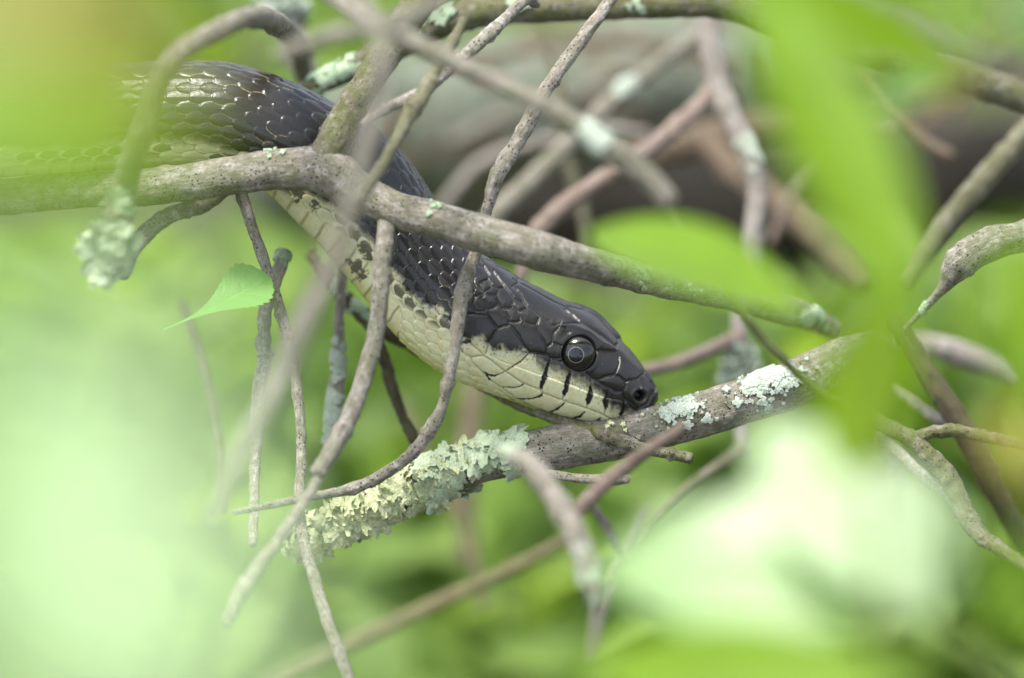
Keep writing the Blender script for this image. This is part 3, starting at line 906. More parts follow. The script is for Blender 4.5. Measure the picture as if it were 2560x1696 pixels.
    py = c[:, None, 1] + Nn[:, None, 1] * a[:, None] * cosp * rad
    dd = dc[:, None] - b[:, None] * M_PX * sinp * rad
    base = Ppx(px, py, dd)
    # normals of the smooth body
    du = np.gradient(base, axis=0)
    dv = np.roll(base, -1, 1) - np.roll(base, 1, 1)
    nr = np.cross(du, dv)
    nr /= np.linalg.norm(nr, axis=-1)[..., None] + 1e-15
    cc = base.mean(1, keepdims=True)
    if np.sum((base - cc) * nr) < 0:
        nr = -nr
    endf = sstep(0, 14, arc[-1] - arc)[:, None]
    Vv = base + nr * (relief * endf)[..., None]
    # ends
    Vv = np.concatenate([Vv, Vv[-1:].mean(1, keepdims=True).repeat(nf, 1) + (Vv[-1:] - Vv[-1:].mean(1, keepdims=True)) * 0.02])
    colr = np.concatenate([colr, colr[-1:]])
    gloss = np.concatenate([gloss, gloss[-1:]])
    m = ns + 1
    i, j = np.meshgrid(np.arange(m - 1), np.arange(nf), indexing='ij')
    F = np.stack([i * nf + j, (i + 1) * nf + j, (i + 1) * nf + (j + 1) % nf, i * nf + (j + 1) % nf], -1).reshape(-1, 4)
    s = Nodes('snake skin')
    co = s.coords()
    at = s.n('ShaderNodeAttribute', attribute_name='skin')
    ag = s.n('ShaderNodeAttribute', attribute_name='gloss')
    fine_n = s.noise(co, 9.0, 3, 0.6)
    col = s.mix(1.0, at.outputs['Color'], s.ramp(fine_n, 0.3, 0.7, (0.8, 0.8, 0.8, 1), (1.0, 1.0, 1.0, 1)), 'MULTIPLY')
    # dust and scuffs
    vd = s.n('ShaderNodeTexVoronoi'); vd.inputs['Scale'].default_value = 1.1
    s.l(co, vd.inputs['Vector'])
    dust = s.n('ShaderNodeMath', operation='MULTIPLY')
    s.l(s.ramp(vd.outputs['Distance'], 0.05, 0.09, (1, 1, 1, 1), (0, 0, 0, 1)), dust.inputs[0]); s.l(s.ramp(s.noise(co, 0.25, 2), 0.5, 0.6), dust.inputs[1])
    col = s.mix(dust.outputs[0], col, (0.16, 0.155, 0.14))
    sc_ = s.n('ShaderNodeMath', operation='MULTIPLY')
    s.l(s.ramp(s.noise(co, 0.8, 6, 0.75), 0.5, 0.75), sc_.inputs[0]); sc_.inputs[1].default_value = 0.018
    col = s.mix(sc_.outputs[0], col, (0.30, 0.28, 0.24))
    p = s.n('ShaderNodeBsdfPrincipled')
    s.l(col, p.inputs['Base Color'])
    rn_ = s.noise(co, 1.6, 4, 0.7)
    ra = s.n('ShaderNodeMath', operation='MULTIPLY_ADD')
    s.l(rn_, ra.inputs[0]); ra.inputs[1].default_value = 0.16
    sb = s.n('ShaderNodeMath', operation='SUBTRACT')
    s.l(ag.outputs['Fac'], sb.inputs[0]); sb.inputs[1].default_value = 0.08
    s.l(sb.outputs[0], ra.inputs[2])
    s.l(ra.outputs[0], p.inputs['Roughness'])
    p.inputs['Specular IOR Level'].default_value = 0.48
    s.l(s.bump(fine_n, 0.10, 0.0002), p.inputs['Normal'])
    s.l(p.outputs[0], s.out.inputs[0])
    rgba = np.concatenate([colr.clip(0, 1), np.ones(colr.shape[:2] + (1,))], -1)
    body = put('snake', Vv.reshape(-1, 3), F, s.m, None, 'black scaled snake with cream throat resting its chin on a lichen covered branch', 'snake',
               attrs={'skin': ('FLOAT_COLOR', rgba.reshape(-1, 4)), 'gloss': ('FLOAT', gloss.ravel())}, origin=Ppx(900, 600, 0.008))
    # ---- eyes
    es = Nodes('snake eye')
    a_ = es.n('ShaderNodeAttribute', attribute_name='iris')
    pp = es.n('ShaderNodeBsdfPrincipled')
    es.l(a_.outputs['Color'], pp.inputs['Base Color'])
    pp.inputs['Roughness'].default_value = 0.16
    pp.inputs['Specular IOR Level'].default_value = 0.42
    pp.inputs['Coat Weight'].default_value = 0.25
    pp.inputs['Coat Roughness'].default_value = 0.06
    es.l(pp.outputs[0], es.out.inputs[0])
    idx = np.argmin(np.where(th > 0, re, 1e9).ravel())
    si, fi = np.unravel_index(idx, (ns, nf))
    for sgn in (1, -1):
        if sgn == 1:
            pt, nv = base[si, fi], nr[si, fi]
            gaze = camdir(-0.13, -0.08, 1.0)
        else:
            fj = int(round(((-th[si, fi] + rho[si]) % (2 * np.pi)) / (2 * np.pi) * nf)) % nf
            pt, nv = base[si, fj], nr[si, fj]
            gaze = camdir(-0.15, -0.1, -1.0)
        axis = gaze
        aa = np.cross(axis, UP); aa /= np.linalg.norm(aa)
        ab = np.cross(aa, axis)
        R = 45.0 * M_PX
        nt, na = 130, 72
        t = np.linspace(0, np.pi * 0.62, nt)
        al = np.linspace(0, 2 * np.pi, na, endpoint=False)
        prof = np.sin(t) * R, np.cos(t) * R * 0.62
        cen = pt - nv * 1.05e-3
        if sgn == 1:
            cen = Ppx(ex, ey, 0) + FWD * (np.dot(pt - EYEPOS, FWD) - D) - nv * 0.85e-3
            cen = cen + RIGHT * 0
        V = cen + aa * (prof[0][:, None] * np.cos(al))[..., None] + ab * (prof[0][:, None] * np.sin(al))[..., None] + axis * prof[1][:, None, None]
        rr = np.repeat((np.sin(t) * (t < np.pi / 2) + (t >= np.pi / 2) * 1.0)[:, None], na, 1)
        tex = noise(np.stack([np.cos(al)[None] * 9 + t[:, None] * 0, np.sin(al)[None] * 9 + 0 * t[:, None], t[:, None] * 14 + 0 * al[None]], -1), 1.0)
        ir = np.array([0.012, 0.011, 0.008]) * (1 + 0.5 * tex[..., None])
        ringc = np.array([0.20, 0.20, 0.175])
        pc_ = np.where((rr < 0.43)[..., None], np.array([0.004, 0.005, 0.006]), ir)
        rg = np.exp(-((rr - 0.435) / 0.016) ** 2)[..., None]
        pc_ = pc_ * (1 - rg) + ringc * rg
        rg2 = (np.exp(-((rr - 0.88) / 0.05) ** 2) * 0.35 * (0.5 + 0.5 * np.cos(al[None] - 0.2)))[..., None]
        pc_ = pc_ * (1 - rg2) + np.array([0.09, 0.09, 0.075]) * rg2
        i, j = np.meshgrid(np.arange(nt - 1), np.arange(na), indexing='ij')
        F = np.stack([i * na + j, (i + 1) * na + j, (i + 1) * na + (j + 1) % na, i * na + (j + 1) % na], -1).reshape(-1, 4)
        put('eye', V.reshape(-1, 3), F, es.m, body, origin=cen,
            attrs={'iris': ('FLOAT_COLOR', np.concatenate([pc_.clip(0, 1), np.ones(pc_.shape[:2] + (1,))], -1).reshape(-1, 4))})
    return body


build_snake()

# ------------------------------------------------------------------ sharp branches round the snake
# main forked branch lying across the snake's neck
o, tb = branch('branch', [(-120, 470, .022, 40), (100, 445, .014, 42), (300, 436, .005, 42), (440, 421, -.001, 43), (530, 408, -.003, 45), (629, 395, -.005, 47), (740, 392, -.006, 52), (820, 440, -.006, 46), (900, 482, -.007, 43), (1000, 508, -.010, 43),
                          (1100, 537, -.0125, 44), (1250, 582, -.0135, 43), (1400, 622, -.008, 37), (1560, 660, .006, 34), (1700, 690, .018, 33), (1850, 728, .030, 30), (1930, 765, .036, 22)], GREYBIG,
               'thick speckled grey forked branch lying across the snake above its neck', seg=64, step=3, rough=0.10, knots=((.40, .10, 1.2), (.6, .06, .8)))
branch('side_branch', [(735, 400, -.006, 44), (768, 345, -.006, 42), (800, 270, -.005, 38), (840, 205, -.004, 36), (890, 130, -.003, 37), (935, 60, -.001, 38), (985, -30, .002, 36)], MOSSY, parent=o, seg=48, step=3, rough=0.12, seed=3)
branch('twig', [(895, 500, -.007, 24), (890, 545, -.009, 21), (882, 640, -.011, 20), (870, 760, -.012, 20), (845, 860, -.014, 20), (810, 960, -.018, 20), (770, 1040, -.022, 21), (735, 1095, -.025, 19)], GREY, parent=o, seg=28, step=3, knots=((.22, .12, .5), (.5, .1, .6), (.8, .2, .5)), seed=5)
branch('twig', [(540, 420, .002, 15), (470, 474, .006, 18), (395, 495, .009, 20), (335, 540, .010, 21), (303, 585, .009, 18), (285, 640, .012, 14)], GREY, parent=o, seg=28, step=3, seed=6, rough=0.2)
crust(tb, o, [(.70, 20, 40, .9, 8), (.785, -10, 30, .6, 6), (.34, 50, 60, .7, 5), (.5, 40, 40, .6, 5)], MINT, seed=11, size=(3, 7))
crust(tb, o, [(.955, 20, 44, 1.0, 16)], MINT, seed=12, size=(8, 15))

# lichen covered branch under the chin
o, tb = branch('branch', [(690, 1275, .012, 30), (720, 1245, .010, 42), (820, 1205, .008, 46), (950, 1140, .006, 46), (1060, 1090, .006, 46), (1180, 1055, .006, 46), (1300, 1035, .0065, 52), (1420, 1015, .0068, 50), (1530, 985, .0068, 50), (1650, 953, .007, 52),
                          (1780, 912, .008, 54), (1880, 868, .010, 54), (1950, 832, .013, 48), (2030, 800, .018, 36)], GREYBIG,
               'thick grey branch under the snake\'s chin, wrapped at one end in leafy green lichen', seg=64, step=3, rough=0.08, seed=21, wob=.08)
sheets(tb, o, .005, .32, 78, YLICH, (20, 46), seed=5, phi_bias=25, phi_spread=1.0, stack=9, lift=.55)
sheets(tb, o, .0, .29, 90, YLICH, (9, 20), seed=7, phi_bias=30, phi_spread=.9, stack=15, lift=.7)
sheets(tb, o, .24, .38, 34, MINTY, (30, 62), seed=6, phi_bias=35, phi_spread=.85, lift=.42, stack=11)
crust(tb, o, [(.638, 38, 46, .55, 26), (.655, 20, 34, .5, 14)], WLICH, seed=13, size=(7, 13))
crust(tb, o, [(.79, 35, 66, .75, 80), (.765, 28, 30, .5, 14)], WLICH, seed=14, size=(5, 12))
crust(tb, o, [(.79, 30, 120, 1.2, 60), (.64, 30, 80, .9, 40)], WLICH, seed=16, size=(1.5, 4.5))
crust(tb, o, [(.56, 25, 60, .8, 10)], YLICH, seed=15, size=(3, 6))
branch('twig', [(1070, 872, .013, 8), (1130, 905, .012, 9), (1200, 938, .010, 11), (1280, 968, .0075, 12), (1351, 992, .005, 14), (1420, 1013, .0022, 16), (1490, 1038, .0008, 14), (1555, 1051, .0, 13), (1598, 1060, -.0005, 14)], MOSSY, parent=o, seg=28, step=2.5, rough=.2, knots=((.66, .3, .4), (.92, .35, .5)), seed=22)
branch('twig', [(1270, 1095, -.002, 10), (1330, 1105, -.004, 11), (1420, 1110, -.006, 12), (1450, 1108, -.008, 10)], TWIG, parent=o, seg=20, step=3, seed=23, rough=.2)

# twigs in front of and beside the snake
branch('twig', [(1440, -40, .004, 15), (1400, 15, .002, 15), (1335, 105, -.001, 16), (1275, 190, -.003, 16), (1240, 250, -.0035, 18), (1195, 330, -.004, 18), (1150, 405, -.005, 18), (1130, 470, -.0045, 14), (1115, 530, -.004, 13),
                (1098, 590, -.0035, 14), (1078, 645, -.0055, 18), (1062, 720, -.0065, 17), (1055, 790, -.007, 14), (1042, 850, -.007, 14), (1025, 930, -.006, 13), (1000, 985, -.005, 17), (955, 1045, -.004, 14), (890, 1095, -.003, 14), (820, 1128, -.003, 14), (740, 1145, -.004, 10), (640, 1165, -.006, 9), (540, 1185, -.008, 7)], TWIG,
       'long thin pale twig that bends down across the snake\'s head', 'twig', seg=28, step=2.5, rough=.16, knots=((.30, .2, .7), (.42, .25, .6), (.50, .2, .7), (.625, .25, .6), (.70, .25, .5), (.83, .2, .8)), seed=31)
branch('twig', [(555, 440, .004, 14), (575, 500, .004, 13), (605, 590, .004, 13), (635, 680, .004, 14), (662, 770, .004, 14), (680, 860, .004, 13), (693, 960, .003, 12), (696, 1060, .002, 12), (692, 1150, 0, 12), (698, 1230, -.004, 13), (725, 1330, -.010, 14), (760, 1440, -.016, 14), (815, 1590, -.022, 14)], TWIG,
       'long thin twig hanging straight down beside the serrated leaf', 'twig', seg=26, step=3, rough=.18, seed=33, knots=((.3, .15, .7), (.55, .15, .7)))
o, tb = branch('twig', [(655, 590, .016, 16), (640, 640, .012, 16), (615, 710, .010, 16), (608, 790, .009, 18), (612, 830, .009, 18), (600, 900, .008, 17), (592, 1000, .006, 14), (588, 1120, .002, 12), (585, 1260, -.004, 10)], PINKTWIG,
               'knobbly pinkish twig with a ring scar hanging behind the thin straight one', 'twig', seg=26, step=3, rough=.25, seed=34, knots=((.36, .3, .4), (.2, .15, .5)))
crust(tb, o, [(.03, 20, 30, 1.4, 12)], MINT, seed=41, size=(7, 13))
o, tb = branch('twig', [(800, 500, .020, 12), (790, 620, .022, 12), (785, 720, .022, 12), (782, 800, .022, 13), (780, 880, .022, 17), (772, 960, .022, 18), (758, 1030, .022, 12)], PINKTWIG,
               'short pinkish twig with a pale lichen knob, hanging below the snake\'s throat', 'twig', seg=24, step=3, rough=.2, seed=35)
crust(tb, o, [(.64, 0, 40, 1.4, 22), (.86, 20, 70, 1.2, 22)], WLICH, seed=42, size=(8, 15))
branch('twig', [(870, 780, .022, 14), (885, 820, .022, 14), (905, 890, .022, 14), (930, 960, .022, 13), (958, 1020, .020, 13)], DARK, 'dark crooked twig below the snake\'s throat, behind the pale bent twig', 'twig', seg=22, step=4, rough=.25, seed=36)
o, tb = branch('twig', [(720, 590, .034, 14), (775, 665, .028, 16), (815, 705, .026, 18), (860, 745, .025, 17), (930, 790, .024, 14), (1000, 830, .024, 12)], DARK, 'dark lichen spotted twig running along behind the snake\'s throat', 'twig', seg=24, step=4, rough=.3, seed=37)
crust(tb, o, [(.35, 10, 40, 1.2, 16), (.55, 0, 40, 1.0, 10)], MINT, seed=43, size=(6, 11))
branch('twig', [(1240, 10, .010, 11), (1210, 5, .006, 12), (1135, 75, -.002, 14), (1060, 140, -.008, 15), (1000, 195, -.012, 13), (950, 225, -.014, 13), (890, 255, -.017, 13), (840, 285, -.020, 10)], TWIG, 'thin brown twig slanting from the top branch towards the fork', 'twig', seg=22, step=3, rough=.18, seed=38, knots=((.35, .3, .8), (.7, .3, .5)))
o, tb = branch('twig', [(1072, 45, -.016, 10), (1045, 100, -.018, 12), (1010, 160, -.020, 14), (980, 215, -.022, 18), (945, 270, -.024, 16), (910, 335, -.027, 14), (870, 405, -.030, 14), (820, 470, -.036, 14)], GREENTWIG, 'greenish knobbly twig crossing the brown one above the snake\'s neck', 'twig', seg=22, step=3, rough=.2, seed=39, knots=((.45, .35, .9),))

# the serrated leaf in focus
leaf((378, 762, -.004), (624, 640, .003), 136, (-.25, .5, .8), leaf_mat('serrated leaf', (0.13, 0.295, 0.055), (0.16, 0.33, 0.075), trans=.35, rough=.55, vein=.12), None, 'bright green serrated leaf beside the thin straight twig', 'leaf',
     serr=19, wide=.80, petiole=.08, fold=.2, curl=-.03, n=220, m=18, relief=.004)

# ------------------------------------------------------------------ twigs behind
o, tb = branch('branch', [(700, 215, .030, 24), (740, 192, .030, 26), (800, 165, .030, 28), (880, 125, .030, 30), (980, 72, .030, 36), (1050, 40, .028, 36), (1150, 22, .028, 36), (1300, 16, .028, 35), (1450, 10, .028, 34), (1600, 8, .028, 34), (1700, 20, .030, 34),
                          (1850, 72, .032, 34), (2000, 118, .034, 34), (2150, 155, .036, 34), (2300, 200, .038, 36), (2450, 265, .040, 36)], MOSSY, 'long mossy grey branch arching along the top of the thicket', seg=44, step=4, rough=.14, seed=51)
branch('stub', [(1895, 85, .030, 16), (1895, 105, .028, 13), (1890, 130, .026, 9)], PINKTWIG, parent=o, seg=18, step=3, seed=52, rough=.3)
crust(tb, o, [(.04, 30, 60, 1.2, 24), (.155, 30, 30, .9, 8), (.21, 40, 40, .8, 10), (.30, 30, 30, .8, 6), (.44, -5, 30, .7, 4)], MINT, seed=53, size=(8, 14))
o, tb = branch('branch', [(1632, 30, .075, 24), (1645, 120, .073, 25), (1660, 190, .072, 27), (1690, 270, .070, 26), (1735, 360, .068, 27), (1750, 430, .067, 24), (1745, 520, .066, 24), (1730, 610, .066, 24), (1712, 720, .064, 20), (1710, 850, .062, 20), (1712, 960, .060, 20), (1722, 1050, .058, 16)], PINKTWIG,
               'pale grey upright branch with white lichen spots behind the snake\'s snout', seg=28, step=4, rough=.14, seed=54)
branch('side_branch', [(1655, 195, .072, 20), (1620, 240, .070, 20), (1560, 295, .066, 22), (1500, 345, .064, 20), (1420, 395, .062, 18), (1330, 455, .060, 22), (1265, 510, .058, 22), (1235, 550, .057, 20), (1215, 610, .056, 16), (1195, 680, .056, 12)], REDTWIG, parent=o, seg=26, step=4, rough=.16, seed=55)
branch('side_branch', [(1722, 1035, .058, 14), (1670, 1070, .054, 12), (1600, 1120, .048, 11), (1530, 1190, .042, 9), (1490, 1240, .038, 8), (1465, 1290, .034, 7)], GREENTWIG, parent=o, seg=20, step=4, seed=56)
branch('side_branch', [(1712, 780, .063, 16), (1650, 805, .058, 16), (1580, 835, .054, 16), (1500, 855, .050, 15), (1440, 865, .048, 12)], REDTWIG, parent=o, seg=24, step=4, seed=57)
foliose(tb, o, .785, .845, 40, WLICH, (26, 48), seed=58, phi_bias=20, phi_spread=.8)
crust(tb, o, [(.33, 10, 40, .8, 12)], WLICH, seed=59, size=(7, 12))
o, tb = branch('twig', [(1655, 60, .105, 18), (1600, 95, .10, 19), (1500, 165, .096, 20), (1420, 230, .092, 24), (1370, 280, .090, 20), (1310, 335, .086, 22), (1230, 415, .08, 24), (1160, 480, .076, 24), (1100, 545, .072, 20)], GREY, 'blurred grey twig behind, slanting down to the middle of the forked branch', 'twig', seg=22, step=5, seed=60)
crust(tb, o, [(.37, 10, 40, 1.2, 14)], WLICH, seed=61, size=(9, 15))
branch('branch', [(1430, 385, .13, 34), (1520, 352, .13, 38), (1640, 315, .13, 40), (1780, 290, .13, 40), (1920, 280, .13, 36)], BROWN, 'blurred brown branch lying under the pale upright one', seg=26, step=6, seed=62)
branch('branch', [(1640, 330, .125, 32), (1700, 395, .12, 34), (1800, 465, .115, 38), (1900, 545, .11, 44), (1965, 610, .105, 44), (2010, 660, .10, 24)], BROWN, 'broken tan branch end slanting down in the dark hollow', seg=26, step=6, seed=63)
o, tb = branch('branch', [(630, -80, .075, 34), (655, 10, .072, 36), (680, 80, .070, 34), (700, 150, .068, 30), (725, 215, .066, 20)], GREY, 'short grey branch with a white lichen crust at the top, left of the fork', seg=28, step=6, rough=.3, seed=64)
foliose(tb, o, .10, .42, 50, WLICH, (26, 44), seed=65, phi_bias=10, phi_spread=.9)

# right hand side
o, tb = branch('branch', [(2460, 500, .010, 36), (2367, 545, .009, 36), (2300, 560, .008, 40), (2240, 590, .007, 40), (2205, 625, .007, 34), (2180, 665, .008, 14), (2140, 710, .010, 8), (2090, 760, .012, 6)], GREYBIG, 'thick rough grey branch stub at the right edge of the thicket', seg=44, step=3, rough=.14, seed=71)
crust(tb, o, [(.82, 10, 30, 1.0, 8)], MINT, seed=72, size=(4, 8))
branch('twig', [(2420, 250, -.045, 24), (2340, 340, -.045, 26), (2270, 420, -.045, 26), (2200, 500, -.044, 24), (2150, 570, -.044, 22), (2100, 660, -.044, 18)], GREENTWIG, 'blurred grey green twig slanting down towards the rough branch stub', 'twig', seg=24, step=5, seed=73)
branch('branch', [(2060, 790, .072, 22), (2150, 800, .07, 28), (2240, 825, .07, 30), (2310, 850, .07, 26), (2350, 880, .07, 16)], PINKTWIG, 'short blurred grey purple branch end right of the tall green leaves', seg=26, step=5, seed=74)
branch('branch', [(2060, 740, .030, 20), (2110, 810, .028, 24), (2160, 890, .026, 26), (2215, 970, .025, 28), (2260, 1050, .026, 30), (2310, 1150, .03, 26), (2370, 1260, .034, 24)], DARK, 'dark brown branch slanting down behind the knobbly fork', seg=30, step=4, seed=75)
o, tb = branch('branch', [(1990, 955, .008, 16), (2050, 985, .006, 18), (2110, 1018, .004, 20), (2165, 1070, .003, 22), (2205, 1125, .002, 23), (2228, 1185, 0, 23), (2270, 1240, -.004, 20), (2330, 1280, -.010, 16), (2400, 1330, -.014, 12)], MOSSY, 'knobbly greenish twig that forks below the tall green leaves', seg=30, step=3, rough=.26, seed=76)
branch('twig', [(2110, 1015, .004, 16), (2160, 998, .004, 15), (2220, 998, .004, 16), (2290, 1012, .004, 14), (2400, 1035, .006, 12)], MOSSY, parent=o, seg=24, step=3, rough=.26, seed=77)
branch('twig', [(2215, 1165, .002, 14), (2180, 1140, .006, 13), (2130, 1100, .010, 13), (2080, 1050, .016, 13), (2030, 1010, .022, 13)], PINKTWIG, parent=o, seg=22, step=4, rough=.2, seed=78)
branch('twig', [(2030, 1000, .05, 18), (2060, 1080, .052, 20), (2080, 1180, .054, 18)], PINKTWIG, 'blurred grey purple twig below the tall green leaves', 'twig', seg=20, step=5, seed=79)
branch('twig', [(2060, 895, .04, 9), (2110, 930, .036, 12), (2170, 970, .033, 13), (2230, 1000, .031, 11)], PINKTWIG, 'small pale twig with mint lichen against the dark slanting branch', 'twig', seg=20, step=4, rough=.3, seed=80)

# ------------------------------------------------------------------ blurred twigs in front
o, tb = branch('twig', [(700, -60, -.040, 22), (780, 0, -.048, 22), (860, 45, -.055, 24), (940, 88, -.060, 24), (1040, 140, -.062, 23), (1150, 190, -.064, 24), (1260, 245, -.066, 25), (1350, 300, -.067, 27), (1420, 350, -.068, 32), (1480, 395, -.068, 28), (1530, 445, -.068, 26), (1548, 470, -.068, 20)], GREY, 'blurred grey twig with a white lichen spot, slanting from the top to a blunt end', 'twig', seg=24, step=5, seed=81)
crust(tb, o, [(.80, 5, 34, 1.0, 20)], WLICH, seed=82, size=(12, 18))
branch('vine', [(1540, 470, -.045, 7), (1580, 530, -.043, 8), (1640, 605, -.040, 8), (1700, 705, -.038, 9), (1780, 800, -.034, 10), (1850, 870, -.030, 10), (1910, 915, -.028, 8), (1960, 930, -.026, 6)], GREENSTEM, 'thin green stem slanting down in front of the lichen covered branch', 'stem', seg=18, step=4, seed=83, wob=.4)
branch('twig', [(820, -40, -.11, 17), (860, 40, -.115, 18), (885, 120, -.12, 20), (880, 220, -.12, 21), (850, 330, -.12, 21), (815, 450, -.12, 21), (790, 550, -.12, 22), (745, 660, -.12, 25), (700, 760, -.12, 29), (650, 880, -.12, 25), (590, 1000, -.125, 22), (540, 1110, -.13, 20), (500, 1200, -.13, 17)], GREY,
       'very blurred long grey twig running down in front of the snake\'s throat', 'twig', seg=24, step=6, seed=84)
o, tb = branch('branch', [(700, 170, .062, 22), (685, 105, .040, 24), (640, 55, .000, 25), (575, 42, -.036, 25), (500, 75, -.046, 24), (420, 120, -.048, 26), (372, 190, -.048, 26), (340, 290, -.046, 28), (305, 380, -.042, 30), (285, 460, -.039, 29), (268, 540, -.038, 28), (250, 630, -.038, 22)], GREY,
               'blurred grey twig arching down in front of the snake\'s body to a lichen tuft', seg=26, step=5, seed=85)
sheets(tb, o, .92, .99, 16, MINTY, (18, 36), seed=86, phi_bias=20, phi_spread=1.6, lift=.6)
foliose(tb, o, .965, 1.0, 20, MINTY, (28, 66), seed=87, phi_bias=30, phi_spread=1.8, stand=1.1)
o, tb = branch('branch', [(1165, 1045, -.050, 18), (1200, 1058, -.056, 23), (1240, 1090, -.060, 24), (1290, 1160, -.064, 25), (1330, 1230, -.068, 28), (1352, 1300, -.070, 26), (1366, 1350, -.072, 22), (1385, 1410, -.072, 14)], TWIG, 'blurred pale knobbly twig below the leafy green lichen', 'twig', seg=30, step=4, rough=.3, seed=87, knots=((.55, .25, .7), (.8, .2, .6)))
crust(tb, o, [(.08, 30, 40, 1.3, 5), (.86, 20, 60, 1.3, 10)], MINT, seed=187, size=(7, 12))
branch('twig', [(1320, 1200, -.042, 16), (1375, 1140, -.040, 18), (1440, 1085, -.037, 17), (1500, 1040, -.038, 15), (1580, 985, -.036, 11)], REDBROWN, parent=o, seg=20, step=5, seed=88)
branch('twig', [(1360, 1160, -.038, 10), (1390, 1200, -.034, 11), (1420, 1250, -.030, 12), (1450, 1300, -.028, 8)], PINKTWIG, parent=o, seg=18, step=5, seed=89)
branch('stem', [(1330, 1235, .070, 13), (1230, 1290, .075, 15), (1120, 1345, .080, 16), (1000, 1400, .085, 17), (880, 1455, .09, 18), (760, 1510, .095, 18), (600, 1585, .10, 16)], OLIVE, 'blurred olive stem rising from the bottom to the pale knobbly twig', 'stem', seg=22, step=6, seed=90)
branch('twig', [(735, 1110, -.028, 12), (700, 1165, -.03, 13), (650, 1240, -.034, 14), (600, 1310, -.038, 15), (560, 1370, -.042, 17), (528, 1440, -.044, 12)], TWIG, 'short pale twig half hidden behind the big pale leaf', 'twig', seg=20, step=5, rough=.3, seed=91)

branch('twig', [(640, 130, -.10, 16), (760, 85, -.10, 20), (880, 62, -.10, 22), (1000, 15, -.10, 20), (1080, -40, -.10, 18)], GREY, 'very blurred grey twig crossing the top of the fork', 'twig', seg=20, step=6, seed=110)
branch('stem', [(1120, 780, .17, 14), (1095, 900, .16, 20), (1085, 1010, .155, 22), (1075, 1120, .15, 24), (1080, 1300, .15, 22)], BROWN, 'blurred brown stem standing below the snake\'s jaw', 'stem', seg=20, step=6, seed=111)
branch('twig', [(1480, 1010, .09, 8), (1560, 960, .088, 9), (1660, 930, .086, 9), (1800, 900, .084, 8)], DARK, 'thin dark twig behind the lichen patched end of the chin branch', 'twig', seg=16, step=5, seed=112)
branch('twig', [(1040, 330, .16, 14), (1180, 260, .16, 16), (1340, 215, .155, 18), (1500, 130, .15, 16), (1640, 100, .15, 14)], GREY, 'blurred grey twig lying along the lichen grey log', 'twig', seg=20, step=6, seed=113)
branch('twig', [(1020, 480, .12, 12), (1110, 380, .12, 14), (1240, 330, .118, 14), (1380, 300, .115, 13), (1500, 310, .115, 10)], PINKTWIG, 'blurred pinkish twig level across the middle of the grey log', 'twig', seg=18, step=6, seed=118)
branch('twig', [(1250, 60, .10, 9), (1290, 190, .10, 11), (1300, 330, .10, 12), (1345, 480, .10, 11), (1360, 600, .10, 8)], GREENTWIG, 'thin blurred twig hanging straight down in front of the grey log', 'twig', seg=18, step=6, seed=119)
branch('twig', [(1020, 150, .14, 10), (1150, 130, .14, 12), (1330, 95, .14, 13), (1520, 105, .14, 13), (1720, 150, .14, 10)], BROWN, 'blurred brown twig running level just under the mossy top branch', 'twig', seg=18, step=6, seed=120)
branch('twig', [(1780, 560, .10, 9), (1840, 440, .10, 11), (1960, 330, .10, 12), (2080, 290, .10, 10)], REDTWIG, 'blurred reddish twig rising out of the dark hollow behind the tall leaf', 'twig', seg=18, step=6, seed=121)
branch('twig', [(1900, 40, .09, 12), (1990, 180, .09, 14), (2100, 300, .088, 14), (2200, 360, .086, 12)], BROWN, 'blurred brown twig dropping from the mossy top branch at the right', 'twig', seg=20, step=6, seed=114)
branch('twig', [(420, 700, .06, 10), (470, 860, .06, 12), (500, 1010, .06, 12), (510, 1180, .06, 10)], GREENTWIG, 'faint blurred upright twig left of the long straight twig', 'twig', seg=18, step=6, seed=115)
branch('twig', [(930, 930, .11, 12), (1000, 1090, .11, 13), (1080, 1240, .11, 13), (1120, 1400, .11, 12)], OLIVE, 'blurred olive twig behind the leafy green lichen', 'twig', seg=18, step=6, seed=116)
branch('twig', [(1500, 1180, .10, 10), (1450, 1290, .10, 12), (1390, 1400, .10, 12), (1370, 1520, .10, 10)], PINKTWIG, 'blurred pale twig low in the middle beside the white lit leaves', 'twig', seg=18, step=6, seed=117)

# ------------------------------------------------------------------ log and floor behind
o, tb = branch('log', [(640, 400, .27, 150), (850, 350, .26, 165), (1050, 290, .25, 170), (1300, 230, .24, 165), (1600, 180, .23, 150), (1900, 150, .22, 130), (2150, 140, .215, 90), (2300, 140, .21, 50)], LICHBARK, 'thick lichen grey log lying behind the twigs', 'log', seg=64, step=8, rough=.10, seed=95)

crust(tb, o, [(.22, 40, 260, .8, 26), (.38, 20, 320, .9, 40), (.55, 30, 320, .9, 40), (.72, 20, 260, .9, 26)], DULL, seed=97, size=(16, 40), lift=.0006)
crust(tb, o, [(.30, 0, 300, .9, 24), (.48, 35, 320, .9, 30), (.64, 10, 300, .9, 24)], BROWN, name='bark_flake', seed=98, size=(20, 52), lift=.0004)
branch('log', [(1060, 500, .34, 120), (1350, 480, .33, 135), (1700, 490, .32, 155), (2050, 450, .31, 150), (2350, 400, .30, 130)], HOLLOW_SHADE, 'added black log shape standing in for the shade of the hollow under the lichen grey log', 'log', seg=48, step=10, rough=.2, seed=96)  # black tube added so the hollow behind reads as deep shade

# far undergrowth, a mass of small leaves nobody could count
r = np.random.RandomState(4)


